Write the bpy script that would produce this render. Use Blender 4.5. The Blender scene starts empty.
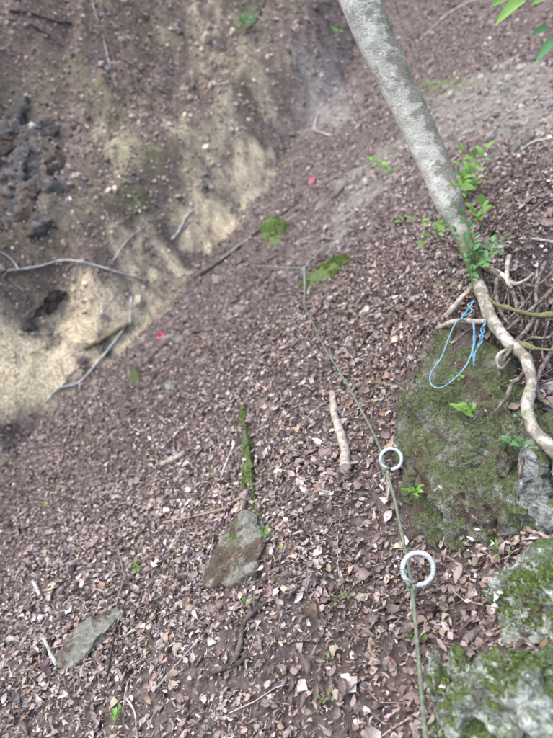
import bpy, bmesh, math, random
import numpy as np
from mathutils import Vector, Matrix, Quaternion, noise as mnoise

random.seed(7)
RNG = np.random.default_rng(11)
SC = bpy.context.scene
COL = SC.collection
R = math.radians

# ------------------------------------------------------------------ camera, sky, sun, exposure
CAM = Vector((0.0, 0.0, 1.5))
PITCH = R(22.0)
FPX, CX, CY = 579.0, 276.5, 369.0          # focal length and centre in photo pixels (553 x 738)
cd = bpy.data.cameras.new('camera')
cd.sensor_fit = 'VERTICAL'; cd.sensor_height = 36.0; cd.lens = 36.0 * FPX / 738.0
cd.clip_start = 0.05; cd.clip_end = 200.0
cd.dof.use_dof = True; cd.dof.focus_distance = 1.75; cd.dof.aperture_fstop = 2.4
cam = bpy.data.objects.new('camera', cd); COL.objects.link(cam)
cam.location = CAM; cam.rotation_euler = (R(90) - PITCH, 0, 0)
SC.camera = cam

SUN_EL, SUN_AZ = R(60), R(-115)            # azimuth from +Y towards +X: light comes from the left, a little behind
world = bpy.data.worlds.new('World'); SC.world = world; world.use_nodes = True
wn = world.node_tree.nodes; wl = world.node_tree.links
sky = wn.new('ShaderNodeTexSky'); sky.sky_type = 'NISHITA'; sky.sun_disc = False
sky.sun_elevation = SUN_EL; sky.sun_rotation = SUN_AZ
sky.dust_density = 2.6; sky.ozone_density = 1.0; sky.air_density = 1.0
bgn = wn['Background']; bgn.inputs[1].default_value = 0.15
wl.new(sky.outputs[0], bgn.inputs[0])
sd = bpy.data.lights.new('sun', 'SUN'); sd.energy = 0.8; sd.angle = R(60); sd.color = (1.0, 0.96, 0.93)
sun = bpy.data.objects.new('sun', sd); COL.objects.link(sun)
sv = Vector((math.sin(SUN_AZ) * math.cos(SUN_EL), math.cos(SUN_AZ) * math.cos(SUN_EL), math.sin(SUN_EL)))
sun.rotation_euler = sv.to_track_quat('Z', 'Y').to_euler(); sun.location = (-3, 0, 9)
vs = SC.view_settings
vs.view_transform = 'Standard'; vs.look = 'None'; vs.gamma = 1.0; vs.exposure = 1.95
vs.use_curve_mapping = False
SC.render.engine = 'CYCLES'
SC.cycles.max_bounces = 6

# ------------------------------------------------------------------ numpy noise
_perm = np.random.default_rng(3).permutation(512).astype(np.int64)
_perm = np.concatenate([_perm, _perm])
def vnoise(x, y, seed=0):
    x = np.asarray(x, float); y = np.asarray(y, float)
    xi = np.floor(x).astype(np.int64); yi = np.floor(y).astype(np.int64)
    fx = x - xi; fy = y - yi
    def g(ix, iy, dx, dy):
        h = _perm[(_perm[(ix + seed * 17) & 511] + iy) & 511]
        a = h * (2 * math.pi / 512.0)
        return np.cos(a) * dx + np.sin(a) * dy
    u = fx ** 3 * (fx * (fx * 6 - 15) + 10); v = fy ** 3 * (fy * (fy * 6 - 15) + 10)
    n00 = g(xi, yi, fx, fy); n10 = g(xi + 1, yi, fx - 1, fy)
    n01 = g(xi, yi + 1, fx, fy - 1); n11 = g(xi + 1, yi + 1, fx - 1, fy - 1)
    return ((n00 * (1 - u) + n10 * u) * (1 - v) + (n01 * (1 - u) + n11 * u) * v) * 1.5
def fbm(x, y, octv=4, seed=0, gain=0.5):
    s = 0; a = 1.0; f = 1.0
    for i in range(octv):
        s = s + a * vnoise(x * f + i * 7.3, y * f - i * 3.1, seed + i); a *= gain; f *= 2.03
    return s
def sstep(a, b, x):
    t = np.clip((x - a) / (b - a), 0, 1); return t * t * (3 - 2 * t)

# ------------------------------------------------------------------ terrain
LC = np.array([-2.05, 3.7]); LD = np.array([0.454, 0.891]); LN = np.array([-0.891, 0.454])
def near_h(x, y):
    q = np.maximum(y - 4.2, 0)
    return 0.60 * x + 0.10 * y + 0.030 * q * q / (1 + 0.05 * q)
def line_coords(x, y):
    s = LN[0] * (x - LC[0]) + LN[1] * (y - LC[1])
    a = LD[0] * (x - LC[0]) + LD[1] * (y - LC[1])
    s = s + 0.35 * vnoise(a * 0.55, a * 0 + 3.3, 5) + 0.12 * vnoise(a * 1.7, a * 0 + 8.3, 6)
    return s, a
BUMPS = [  # x, y, height, radius
    (0.88, 2.12, 0.24, 0.42), (1.40, 2.65, 0.26, 0.62), (0.50, 1.22, -0.05, 0.22), (0.66, 1.60, 0.05, 0.25)]
DIGS = [(0.97, 2.14, -0.38, 0.16), (1.17, 2.18, -0.42, 0.17), (1.38, 2.2, -0.38, 0.18)]   # hollow washed out under the roots
def H(x, y, dig=True):
    x = np.asarray(x, float); y = np.asarray(y, float)
    s, a = line_coords(x, y)
    near = near_h(x, y)
    lx = LC[0] + LD[0] * a; ly = LC[1] + LD[1] * a
    base = near_h(lx, ly)
    sp = np.maximum(s, 0)
    g = 1.45 * np.minimum(sp, 0.75) + 0.45 * np.clip(sp - 0.75, 0, 0.7) + 0.95 * np.maximum(sp - 1.45, 0) - 0.14
    far = base + g + np.where(s < 0, 2.0 * s, 0)
    rel = sstep(0.45, 1.7, s)
    far = far + rel * (0.14 * fbm(x * 0.8, y * 0.8, 3, 21) + 0.07 * fbm(x * 2.6, y * 2.6, 3, 31) + 0.05 * np.abs(fbm(x * 5, y * 5, 3, 35)))
    k = 0.10
    hh = np.clip(0.5 + 0.5 * (far - near) / k, 0, 1)
    z = near * (1 - hh) + far * hh + k * hh * (1 - hh)
    nr = 1 - sstep(-0.1, 0.6, s)
    # lip of the litter slope above the gully
    z = z + nr * 0.05 * np.exp(-((s + 0.25) / 0.2) ** 2)
    z = z + nr * 0.07 * fbm(x * 0.9, y * 0.9, 3, 41)
    # furrows of slid litter down the fall line, and the trodden bench of the trail
    z = z + nr * 0.022 * fbm(x * 0.8, y * 4.2, 3, 45)
    dp = x - np.interp(y, [0, 1.2, 2.0, 2.9, 3.6, 5.0], [0.05, 0.12, 0.20, 0.27, 0.18, 0.30])
    z = z - 0.42 * dp * np.exp(-(dp / 0.22) ** 2) * sstep(0.2, 0.8, y) * (1 - sstep(3.6, 5.0, y))
    z = z + sstep(0, .3, s) * (0.03 * fbm(x * 5.5, y * 1.5, 4, 47) + 0.03 * fbm(x * 2.1, y * 2.1, 3, 48))
    z = z + 0.022 * fbm(x * 3.3, y * 3.3, 3, 51) + 0.007 * fbm(x * 13, y * 13, 2, 61)
    for bx, by, bh, br in BUMPS + (DIGS if dig else []):
        z = z + bh * np.exp(-(((x - bx) ** 2 + (y - by) ** 2) / (br * br)))
    return z
def Hn(x, y, e=0.03):
    nx = -(H(x + e, y) - H(x - e, y)) / (2 * e); ny = -(H(x, y + e) - H(x, y - e)) / (2 * e)
    l = np.sqrt(nx * nx + ny * ny + 1)
    return np.stack([nx / l, ny / l, 1 / l], -1)
CP, SP = math.cos(PITCH), math.sin(PITCH)
def ray(px, py):
    u = (px - CX) / FPX; v = (CY - py) / FPX
    return np.array([u, CP + SP * v, -SP + CP * v])
def at(px, py, t):
    """a point t metres ahead of where the photographer stood"""
    d = ray(px, py); return Vector((d[0] * t, d[1] * t, CAM.z + d[2] * t))
_T = np.concatenate([np.arange(0.6, 6, 0.004), np.arange(6, 30, 0.02)])
def hit_t(px, py, dig=True):
    d = ray(px, py)
    z = CAM.z + d[2] * _T
    below = z < H(d[0] * _T, d[1] * _T, dig)
    i = int(np.argmax(below)) if below.any() else len(_T) - 1
    return float(_T[i])
def ground(px, py, lift=0.0):
    p = at(px, py, hit_t(px, py))
    if lift:
        n = Hn(p.x, p.y, 0.06); p = p + Vector(n) * lift
    return p
for px_, py_, dh_, dr_ in ((25, 318, -.30, .26), (48, 300, -.28, .22), (66, 288, -.2, .16), (8, 88, -.35, .28), (-15, 92, -.35, .3)):      # undercut hollows in the far bank
    q_ = at(px_, py_, hit_t(px_, py_)); DIGS.append((q_.x, q_.y + .1, dh_, dr_))
def in_view(x, y, z, m=40):
    yy = y * CP - (z - CAM.z) * SP; vv = y * SP + (z - CAM.z) * CP
    yy = np.maximum(yy, 1e-3)
    px = CX + FPX * x / yy; py = CY - FPX * vv / yy
    return (px > -m) & (px < 553 + m) & (py > -m) & (py < 738 + m) & (y * CP - (z - CAM.z) * SP > 0.3)

def poly_mask(poly, x, y, soft, nz=None):
    P = np.array(poly); n = len(P)
    inside = np.zeros(x.shape, bool); d2 = np.full(x.shape, 1e9)
    for i in range(n):
        x0, y0 = P[i]; x1, y1 = P[(i + 1) % n]
        c = ((y0 > y) != (y1 > y)) & (x < (x1 - x0) * (y - y0) / ((y1 - y0) if abs(y1 - y0) > 1e-9 else 1e-9) + x0)
        inside ^= c
        ex, ey = x1 - x0, y1 - y0
        t = np.clip(((x - x0) * ex + (y - y0) * ey) / (ex * ex + ey * ey + 1e-9), 0, 1)
        d2 = np.minimum(d2, (x - x0 - t * ex) ** 2 + (y - y0 - t * ey) ** 2)
    sd_ = np.where(inside, np.sqrt(d2), -np.sqrt(d2))
    if nz is None: nz = fbm(x * 4, y * 4, 3, 77)
    sd_ = sd_ + soft * nz * 1.3
    return sstep(-soft, soft, sd_)
def gp(lst):
    return [tuple(ground(px, py)[:2]) for px, py in lst]
TAN = [gp([(208, 245), (216, 222), (240, 203), (247, 206), (235, 230), (215, 250)]),
       gp([(225, 185), (250, 160), (272, 150), (262, 172), (235, 192)])]
BEIGE = [gp([(150, 170), (185, 105), (225, 70), (285, 50), (300, 95), (262, 140), (235, 165), (205, 200), (165, 225)]), gp([(100, 250), (95, 190), (110, 120), (135, 130), (125, 200), (130, 240)]), gp([(180, 60), (215, 0), (260, 10), (240, 50)])]
GREY = [gp([(290, 60), (330, 40), (352, 90), (340, 130), (305, 130)]),
        gp([(320, 230), (345, 180), (385, 150), (405, 160), (375, 205), (335, 240)]),
        gp([(395, 150), (440, 90), (500, 60), (575, 80), (575, 140), (520, 150), (470, 140)])]
MOSSY = [gp([(400, 90), (440, 70), (480, 60), (470, 85), (430, 115), (405, 130)]),
         gp([(120, 200), (140, 150), (175, 170), (170, 205), (140, 220)])]
DARK = [gp([(60, 470), (130, 350), (190, 270), (250, 240), (330, 200), (380, 240), (330, 290), (250, 330), (200, 390), (130, 460), (80, 520), (-30, 590), (-30, 500)]),
        gp([(470, 330), (480, 280), (510, 255), (575, 255), (575, 430), (520, 430)])]
TRAIL = [gp([(255, 760), (290, 640), (305, 560), (320, 480), (335, 400), (380, 440), (400, 540), (450, 600), (425, 660), (430, 760)])]
ROCKY = [gp([(-60, 95), (10, 88), (45, 120), (55, 170), (50, 225), (0, 240), (-60, 240)])]
EXCL = [gp(p) for p in ([(208, 572), (217, 560), (243, 537), (250, 517), (261, 522), (270, 548), (256, 578), (232, 590), (209, 586)],
        [(60, 667), (72, 648), (98, 624), (120, 608), (126, 616), (105, 640), (82, 666), (66, 672)],
        [(400, 440), (420, 365), (440, 332), (480, 325), (520, 400), (575, 440), (575, 535), (520, 530), (498, 546), (455, 551), (418, 533), (402, 490)])]
HALF = [gp(p) for p in ([(290, 300), (300, 278), (325, 261), (354, 250), (356, 262), (335, 282), (312, 299)], [(262, 245), (260, 226), (275, 217), (289, 222), (287, 238), (272, 252)],
        [(236, 400), (241, 390), (248, 420), (258, 455), (265, 525), (254, 510), (232, 485), (240, 440)])]
PALEZ = [gp([(-60, 560), (60, 520), (180, 440), (250, 380), (300, 420), (300, 560), (260, 640), (240, 760), (-60, 800)])]
def masks(x, y):
    m = {}; nz = fbm(x * 4, y * 4, 3, 77) + 0.6 * fbm(x * 1.2, y * 1.2, 2, 78)
    for key, polys, soft in (('tan', TAN, .12), ('beige', BEIGE, .25), ('grey', GREY, .22), ('moss', MOSSY, .2), ('dark', DARK, .18), ('trail', TRAIL, .16), ('rocky', ROCKY, .25), ('excl', EXCL, .03), ('half', HALF, .05)):
        m[key] = np.max([poly_mask(p, x, y, soft, nz if key not in ('excl', 'half') else nz * .3) for p in polys], 0)
    s, a = line_coords(x, y)                               # the bare scarp that the slide tore open along the gully
    n2 = fbm(x * 1.5 + 4, y * 1.5, 4, 88); n3 = fbm(x * 6, y * 6, 3, 89)
    w = np.interp(a, [-3, 0.2, 1.6, 3, 5], [1.05, 0.85, 0.50, 0.36, 0.28]) + 0.30 * n2 + .10 * n3
    scarp = sstep(-.05, .10, s - .08 + .26 * n2 + .18 * n3) * (1 - sstep(w - .14, w + .14, s)) * (1 - sstep(3.5, 6.0, a + 2 * n2))
    scarp = scarp * (1 - 0.75 * sstep(.05, .40, n2 + .5 * n3 - 0.55 + 0.55 * sstep(0, 3.0, a)))
    m['tan'] = np.maximum(m['tan'], scarp)
    return m

# ------------------------------------------------------------------ helpers: objects and materials
def link(name, me, mat=None, parent=None):
    o = bpy.data.objects.new(name, me); COL.objects.link(o)
    if mat is not None and me is not None and not me.materials: me.materials.append(mat)
    if parent is not None: o.parent = parent
    return o
def tag(o, label=None, cat=None, group=None, kind=None):
    if label: o['label'] = label
    if cat: o['category'] = cat
    if group: o['group'] = group
    if kind: o['kind'] = kind
    return o
def empty(name, loc, label, cat, group=None):
    o = bpy.data.objects.new(name, None); COL.objects.link(o); o.location = loc
    o.empty_display_size = 0.05
    return tag(o, label, cat, group)
def mesh_np(name, V, F, smooth=True):
    """V (n,3); F (m,3) or (m,4) arrays"""
    V = np.asarray(V, np.float32); F = np.asarray(F, np.int32)
    me = bpy.data.meshes.new(name); n, m, k = len(V), len(F), F.shape[1]
    me.vertices.add(n); me.vertices.foreach_set('co', V.ravel())
    me.loops.add(m * k); me.loops.foreach_set('vertex_index', F.ravel())
    me.polygons.add(m)
    me.polygons.foreach_set('loop_start', np.arange(0, m * k, k, dtype=np.int32))
    try: me.polygons.foreach_set('loop_total', np.full(m, k, np.int32))
    except Exception: pass
    me.polygons.foreach_set('use_smooth', np.full(m, smooth, bool))
    me.update(calc_edges=True)
    return me
def add_color(me, name, data, domain='POINT'):
    a = me.attributes.new(name, 'FLOAT_COLOR', domain)
    d = np.ones((len(data), 4), np.float32); d[:, :3] = data
    a.data.foreach_set('color', d.ravel())

class NT:
    def __init__(self, name):
        self.m = bpy.data.materials.new(name); self.m.use_nodes = True
        self.t = self.m.node_tree; self.b = self.t.nodes['Principled BSDF']
        self.b.inputs['Specular IOR Level'].default_value = 0.25
    def n(self, typ, **kw):
        nd = self.t.nodes.new('ShaderNode' + typ)
        for k, v in kw.items(): setattr(nd, k, v)
        return nd
    def set(self, sock, v):
        if hasattr(v, 'is_linked') or isinstance(v, bpy.types.NodeSocket): self.t.links.new(v, sock)
        else:
            if sock.type == 'RGBA' and len(v) == 3: v = (*v, 1)
            sock.default_value = v
    def noise(self, scale, detail=4, rough=0.55, vec=None, dist=0.0):
        nd = self.n('TexNoise'); nd.inputs['Scale'].default_value = scale
        nd.inputs['Detail'].default_value = detail; nd.inputs['Roughness'].default_value = rough
        nd.inputs['Distortion'].default_value = dist
        if vec is not None: self.t.links.new(vec, nd.inputs['Vector'])
        return nd.outputs['Fac']
    def voro(self, scale, vec=None, feature='F1', out='Distance'):
        nd = self.n('TexVoronoi', feature=feature); nd.inputs['Scale'].default_value = scale
        if vec is not None: self.t.links.new(vec, nd.inputs['Vector'])
        return nd.outputs[out]
    def ramp(self, fac, stops):
        nd = self.n('ValToRGB'); cr = nd.color_ramp
        while len(cr.elements) < len(stops): cr.elements.new(0.5)
        for e, (p, c) in zip(cr.elements, stops):
            e.position = p; e.color = (*c, 1) if len(c) == 3 else c
        self.t.links.new(fac, nd.inputs[0]); return nd.outputs[0]
    def step(self, fac, a, b, lo=0.0, hi=1.0):
        nd = self.n('MapRange', interpolation_type='SMOOTHSTEP')
        nd.inputs[1].default_value = a; nd.inputs[2].default_value = b
        nd.inputs[3].default_value = lo; nd.inputs[4].default_value = hi
        self.t.links.new(fac, nd.inputs[0]); return nd.outputs[0]
    def mix(self, fac, a, b, blend='MIX'):
        nd = self.n('Mix', data_type='RGBA', blend_type=blend)
        self.set(nd.inputs[0], fac); self.set(nd.inputs[6], a); self.set(nd.inputs[7], b)
        return nd.outputs[2]
    def math(self, op, a, b):
        nd = self.n('Math', operation=op); self.set(nd.inputs[0], a); self.set(nd.inputs[1], b)
        return nd.outputs[0]
    def bump(self, h, strength=0.5, dist=0.01, normal=None):
        nd = self.n('Bump'); nd.inputs['Strength'].default_value = strength; nd.inputs['Distance'].default_value = dist
        self.t.links.new(h, nd.inputs['Height'])
        if normal is not None: self.t.links.new(normal, nd.inputs['Normal'])
        return nd.outputs[0]
    def pos(self): return self.n('NewGeometry').outputs['Position']
    def obj(self): return self.n('TexCoord').outputs['Object']
    def scaled(self, vec, s):
        nd = self.n('Mapping'); nd.inputs['Scale'].default_value = s; self.t.links.new(vec, nd.inputs['Vector']); return nd.outputs[0]
    def up(self):
        s = self.n('SeparateXYZ'); self.t.links.new(self.n('NewGeometry').outputs['Normal'], s.inputs[0]); return s.outputs[2]
    def attr(self, name):
        return self.n('Attribute', attribute_name=name).outputs['Color']
    def rnd(self): return self.n('ObjectInfo').outputs['Random']
    def out(self, color, rough=0.9, normal=None):
        self.set(self.b.inputs['Base Color'], color); self.set(self.b.inputs['Roughness'], rough)
        if normal is not None: self.t.links.new(normal, self.b.inputs['Normal'])
        return self.m

def mat_ground():
    t = NT('forest_soil'); p = t.pos()
    n1 = t.noise(9, 6, 0.65, p); n2 = t.noise(45, 4, 0.6, p); n3 = t.noise(160, 3, 0.6, p)
    c = t.mix(1.0, t.attr('Col'), t.ramp(n1, [(0.25, (0.55, 0.53, 0.52)), (0.5, (0.95, 0.95, 0.95)), (0.75, (1.35, 1.33, 1.3))]), 'MULTIPLY')
    c = t.mix(1.0, c, t.ramp(n2, [(0.3, (0.5, 0.48, 0.48)), (0.55, (1, 1, 1)), (0.75, (1.5, 1.5, 1.5))]), 'MULTIPLY')
    h = t.math('ADD', n2, t.math('MULTIPLY', n3, 0.5))
    return t.out(c, 0.95, t.bump(h, 0.9, 0.03))
def mat_leaf_attr(name='dry_leaf_litter'):
    t = NT(name); p = t.pos()
    c = t.mix(1.0, t.attr('Col'), t.ramp(t.noise(120, 3, 0.6, p), [(0.3, (0.65, 0.62, 0.6)), (0.7, (1.2, 1.2, 1.2))]), 'MULTIPLY')
    t.b.inputs['Specular IOR Level'].default_value = 0.35
    return t.out(c, 0.6)
PALETTE = [((0.36, 0.305, 0.285), 2.6), ((0.28, 0.225, 0.208), 4.4), ((0.205, 0.157, 0.143), 5.2), ((0.15, 0.112, 0.101), 4.6), ((0.10, 0.073, 0.066), 2.6),
           ((0.28, 0.20, 0.14), 1.3), ((0.32, 0.27, 0.205), 1.2), ((0.46, 0.42, 0.395), 0.65), ((0.58, 0.57, 0.56), 0.13), ((0.22, 0.13, 0.085), 0.7), ((0.20, 0.24, 0.07), 0.07)]
def mat_leaf_single():
    t = NT('dry_leaf'); r = t.rnd()
    tot = sum(w for _, w in PALETTE); acc = 0; stops = []
    for c, w in PALETTE[:10]:
        stops.append((acc / tot, c)); acc += w
    nd = t.n('ValToRGB'); cr = nd.color_ramp; cr.interpolation = 'CONSTANT'
    while len(cr.elements) < len(stops): cr.elements.new(0.5)
    for e, (q, c) in zip(cr.elements, stops): e.position = q; e.color = (*c, 1)
    t.t.links.new(r, nd.inputs[0])
    c = t.mix(1.0, nd.outputs[0], t.ramp(t.noise(60, 4, 0.6, t.obj()), [(0.3, (0.6, 0.58, 0.56)), (0.7, (1.2, 1.2, 1.2))]), 'MULTIPLY')
    return t.out(c, 0.6, t.bump(t.noise(150, 2, 0.5, t.obj()), 0.4, 0.003))
def mat_rock(name, base, base2, moss=0.0, lichen=0.0, soil=0.0, mosscol=((0.035, 0.06, 0.014), (0.10, 0.15, 0.035)), scale=1.0, damp=0.9):
    t = NT(name); p = t.pos()
    n1 = t.noise(7 * scale, 8, 0.65, p, 0.6); n2 = t.noise(40 * scale, 5, 0.6, p); n3 = t.noise(140, 3, 0.6, p)
    c = t.mix(t.step(n1, 0.35, 0.65), base, base2)
    if soil:
        c = t.mix(t.step(t.noise(5 * scale, 6, 0.7, t.scaled(p, (1, 1, 0.6))), 0.62 - 0.3 * soil, 0.72 - 0.3 * soil), c, (0.085, 0.062, 0.045))
    if lichen:
        l1 = t.step(t.noise(13 * scale, 7, 0.7, p, 1.2), 0.66 - 0.2 * lichen, 0.70 - 0.2 * lichen)
        l2 = t.step(t.voro(34 * scale, p), 0.5, 0.25)
        c = t.mix(t.math('MULTIPLY', l1, t.math('MAXIMUM', l2, 0.55)), c, t.mix(n2, (0.33, 0.37, 0.31), (0.52, 0.56, 0.49)))
    hm = n2
    if moss:
        mm = t.math('ADD', t.noise(6 * scale, 7, 0.72, p), t.math('MULTIPLY', t.up(), 0.22))
        mfac = t.step(mm, 0.78 - 0.42 * moss, 0.90 - 0.42 * moss)
        c = t.mix(mfac, c, t.mix(t.step(n3, 0.35, 0.65), mosscol[0], mosscol[1]))
    c = t.mix(1.0, c, t.ramp(n2, [(0.3, (0.6, 0.6, 0.6)), (0.7, (1.25, 1.25, 1.25))]), 'MULTIPLY')
    h = t.math('ADD', n2, t.math('MULTIPLY', n3, 0.45))
    return t.out(c, damp, t.bump(h, 0.8, 0.02))
def mat_wood(name, c0, c1, c2=None, moss=0.0, streak=(1, 1, 1), scale=30, bump=0.6, amount=(0.42, 0.6)):
    t = NT(name); p = t.obj()
    q = t.scaled(p, streak)
    n1 = t.noise(scale, 6, 0.65, q, 0.4); n2 = t.noise(scale * 4, 4, 0.6, q)
    c = t.mix(t.step(n1, *amount), c0, c1)
    if c2: c = t.mix(t.step(t.noise(scale * 0.6, 6, 0.7, q, 1.0), 0.5, 0.56), c, c2)
    if moss:
        c = t.mix(t.step(t.noise(scale * 0.5, 6, 0.7, p), 0.62 - 0.3 * moss, 0.72 - 0.3 * moss), c, t.mix(n2, (0.08, 0.09, 0.035), (0.19, 0.20, 0.09)))
    c = t.mix(1.0, c, t.ramp(n2, [(0.3, (0.7, 0.7, 0.7)), (0.7, (1.15, 1.15, 1.15))]), 'MULTIPLY')
    return t.out(c, 0.85, t.bump(n2, bump, 0.01))
def mat_plain(name, c, rough=0.6, var=0.25, scale=60, metallic=0.0, translucent=None):
    t = NT(name); n = t.noise(scale, 4, 0.6, t.obj())
    lo, hi = 1 - var, 1 + var
    col = t.mix(1.0, c, t.ramp(n, [(0.3, (lo, lo, lo)), (0.7, (hi, hi, hi))]), 'MULTIPLY')
    t.b.inputs['Metallic'].default_value = metallic
    return t.out(col, rough, t.bump(n, 0.3, 0.004))
def mat_green(name, c0, c1):
    t = NT(name)
    c = t.mix(t.rnd(), c0, c1)
    c = t.mix(1.0, c, t.ramp(t.noise(70, 3, 0.5, t.obj()), [(0.3, (0.8, 0.8, 0.8)), (0.7, (1.15, 1.15, 1.15))]), 'MULTIPLY')
    m = t.out(c, 0.45)
    tr = t.n('BsdfTranslucent'); t.t.links.new(c, tr.inputs[0])
    ms = t.n('MixShader'); ms.inputs[0].default_value = 0.35
    t.t.links.new(t.b.outputs[0], ms.inputs[1]); t.t.links.new(tr.outputs[0], ms.inputs[2])
    t.t.links.new(ms.outputs[0], t.t.nodes['Material Output'].inputs[0])
    return m

M = {}
M['ground'] = mat_ground()
M['litter'] = mat_leaf_attr()
M['leaf'] = mat_leaf_single()
M['clod'] = mat_leaf_attr('soil_crumbs')
M['twig'] = mat_leaf_attr('litter_twigs')
M['big_rock'] = mat_rock('mossy_boulder_stone', (0.11, 0.11, 0.09), (0.20, 0.20, 0.17), moss=0.57, lichen=0.28, soil=0.5, mosscol=((0.045, 0.055, 0.025), (0.095, 0.112, 0.05)), scale=1.4)
M['lichen_rock'] = mat_rock('lichen_stone', (0.12, 0.13, 0.105), (0.22, 0.23, 0.205), moss=0.44, lichen=0.8, soil=0.25, mosscol=((0.045, 0.065, 0.02), (0.10, 0.14, 0.045)), scale=1.5)
M['grey_rock'] = mat_rock('grey_stone', (0.13, 0.14, 0.125), (0.25, 0.26, 0.24), moss=0.3, lichen=0.4, mosscol=((0.05, 0.065, 0.025), (0.10, 0.13, 0.05)), scale=1.5)
M['slab'] = mat_rock('pale_slab_stone', (0.13, 0.13, 0.105), (0.23, 0.225, 0.19), soil=0.45, lichen=0.3, moss=0.1, scale=1.6)
M['dark_rock'] = mat_rock('dark_outcrop_stone', (0.05, 0.047, 0.043), (0.12, 0.113, 0.104), lichen=0.2, soil=0.5)
M['moss_rock'] = mat_rock('green_moss_stone', (0.12, 0.105, 0.085), (0.19, 0.17, 0.14), moss=0.72, soil=0.4, mosscol=((0.07, 0.10, 0.03), (0.135, 0.19, 0.055)), scale=1.6)
M['moss'] = mat_green('moss_tufts', (0.09, 0.135, 0.035), (0.14, 0.20, 0.055))
M['moss_olive'] = mat_green('olive_moss_tufts', (0.07, 0.088, 0.036), (0.10, 0.118, 0.05))
def mat_bark():
    t = NT('pale_lichened_bark'); p = t.obj()
    q = t.scaled(p, (1, 1, 1.8))
    n1 = t.noise(13, 9, 0.72, q, 0.3); n2 = t.noise(80, 6, 0.7, q); n3 = t.noise(30, 8, 0.75, p, 0.5)
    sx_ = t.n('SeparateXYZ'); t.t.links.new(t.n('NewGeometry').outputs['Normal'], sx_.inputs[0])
    side = t.math('MULTIPLY', sx_.outputs[0], -0.16)          # more pale lichen on the downhill side, more green on the uphill side
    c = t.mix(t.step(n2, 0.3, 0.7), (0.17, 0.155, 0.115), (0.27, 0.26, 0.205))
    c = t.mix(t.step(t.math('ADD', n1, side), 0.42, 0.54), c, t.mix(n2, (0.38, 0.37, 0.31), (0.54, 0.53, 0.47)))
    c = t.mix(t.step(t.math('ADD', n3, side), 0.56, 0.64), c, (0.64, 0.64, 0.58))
    c = t.mix(t.step(t.math('SUBTRACT', t.noise(12, 6, 0.7, p), side), 0.62, 0.76), c, (0.14, 0.17, 0.06))
    c = t.mix(1.0, c, t.ramp(t.noise(200, 4, 0.7, q), [(0.3, (0.7, 0.7, 0.7)), (0.7, (1.15, 1.15, 1.15))]), 'MULTIPLY')
    zz = t.n('SeparateXYZ'); t.t.links.new(p, zz.inputs[0])
    foot = t.step(t.math('ADD', zz.outputs[2], t.math('MULTIPLY', n1, 0.25)), 0.46, 0.24)      # moss and dirt round the foot of the tree
    c = t.mix(foot, c, t.mix(t.step(n2, 0.4, 0.6), (0.10, 0.085, 0.06), (0.15, 0.17, 0.075)))
    return t.out(c, 0.9, t.bump(t.math('ADD', n2, n3), 0.7, 0.008))
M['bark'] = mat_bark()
M['root'] = mat_wood('pale_root_bark', (0.17, 0.15, 0.115), (0.38, 0.355, 0.305), moss=0.2, scale=22)
M['moss_root'] = mat_wood('moss_grown_root', (0.16, 0.14, 0.09), (0.26, 0.25, 0.18), moss=0.75, scale=45)
M['dry_root'] = mat_wood('dry_root', (0.075, 0.058, 0.045), (0.19, 0.16, 0.13), scale=35)
M['pale_wood'] = mat_wood('weathered_pale_wood', (0.24, 0.225, 0.205), (0.42, 0.40, 0.375), scale=30)
M['tan_wood'] = mat_wood('bare_tan_wood', (0.24, 0.20, 0.16), (0.42, 0.37, 0.31), scale=18, streak=(1, 1, 1))
M['dark_wood'] = mat_wood('dark_wet_wood', (0.05, 0.04, 0.033), (0.13, 0.11, 0.09), scale=30)
M['brown_wood'] = mat_wood('brown_wood', (0.10, 0.075, 0.04), (0.19, 0.15, 0.085), scale=30)
M['guide_rope'] = mat_plain('green_guide_rope', (0.12, 0.14, 0.095), 0.85, 0.4, 60)
M['cord'] = mat_plain('pale_green_cord', (0.21, 0.235, 0.195), 0.8, 0.25, 90)
M['blue_rope'] = mat_plain('blue_poly_rope', (0.09, 0.21, 0.28), 0.5, 0.25, 90)
M['blue_fade'] = mat_plain('faded_blue_poly_rope', (0.13, 0.24, 0.29), 0.55, 0.25, 90)
M['galv'] = mat_plain('galvanised_steel', (0.42, 0.46, 0.47), 0.55, 0.45, 40, metallic=0.3)
M['pink'] = mat_plain('pink_marking_tape', (0.85, 0.12, 0.20), 0.5, 0.15, 60)
M['fresh'] = mat_green('fresh_green_leaf', (0.13, 0.26, 0.05), (0.22, 0.38, 0.09))
M['bluegreen'] = mat_green('deep_green_leaf', (0.07, 0.18, 0.06), (0.14, 0.29, 0.11))  # leaf colour of a deeper green than the fresh one
M['stem'] = mat_plain('green_stem', (0.14, 0.16, 0.06), 0.7)
M['white'] = mat_plain('white_fungus', (0.55, 0.55, 0.52), 0.8, 0.15)

# ------------------------------------------------------------------ the hillside
def graded(lo, hi, s0=0.02, k=0.0085):
    a = [0.0]
    while a[-1] < hi: a.append(a[-1] + s0 + k * a[-1])
    b = [0.0]
    while b[-1] > lo: b.append(b[-1] - s0 - k * abs(b[-1]))
    return np.array(b[:0:-1] + a)
gx = graded(-16, 16); gy = graded(-7, 26) 
X, Y = np.meshgrid(gx, gy, indexing='ij')
Z = H(X, Y)
V = np.stack([X.ravel(), Y.ravel(), Z.ravel()], -1)
ni, nj = X.shape
idx = np.arange(ni * nj).reshape(ni, nj)
F = np.stack([idx[:-1, :-1].ravel(), idx[1:, :-1].ravel(), idx[1:, 1:].ravel(), idx[:-1, 1:].ravel()], -1)
hill_me = mesh_np('hillside', V, F)
xs, ys = V[:, 0], V[:, 1]
mk = masks(xs, ys)
s_, a_ = line_coords(xs, ys)
def lerp(a, b, m): return a * (1 - m[:, None]) + np.array(b)[None, :] * m[:, None]
colr = np.tile(np.array([[0.15, 0.12, 0.109]]), (len(xs), 1))
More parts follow.
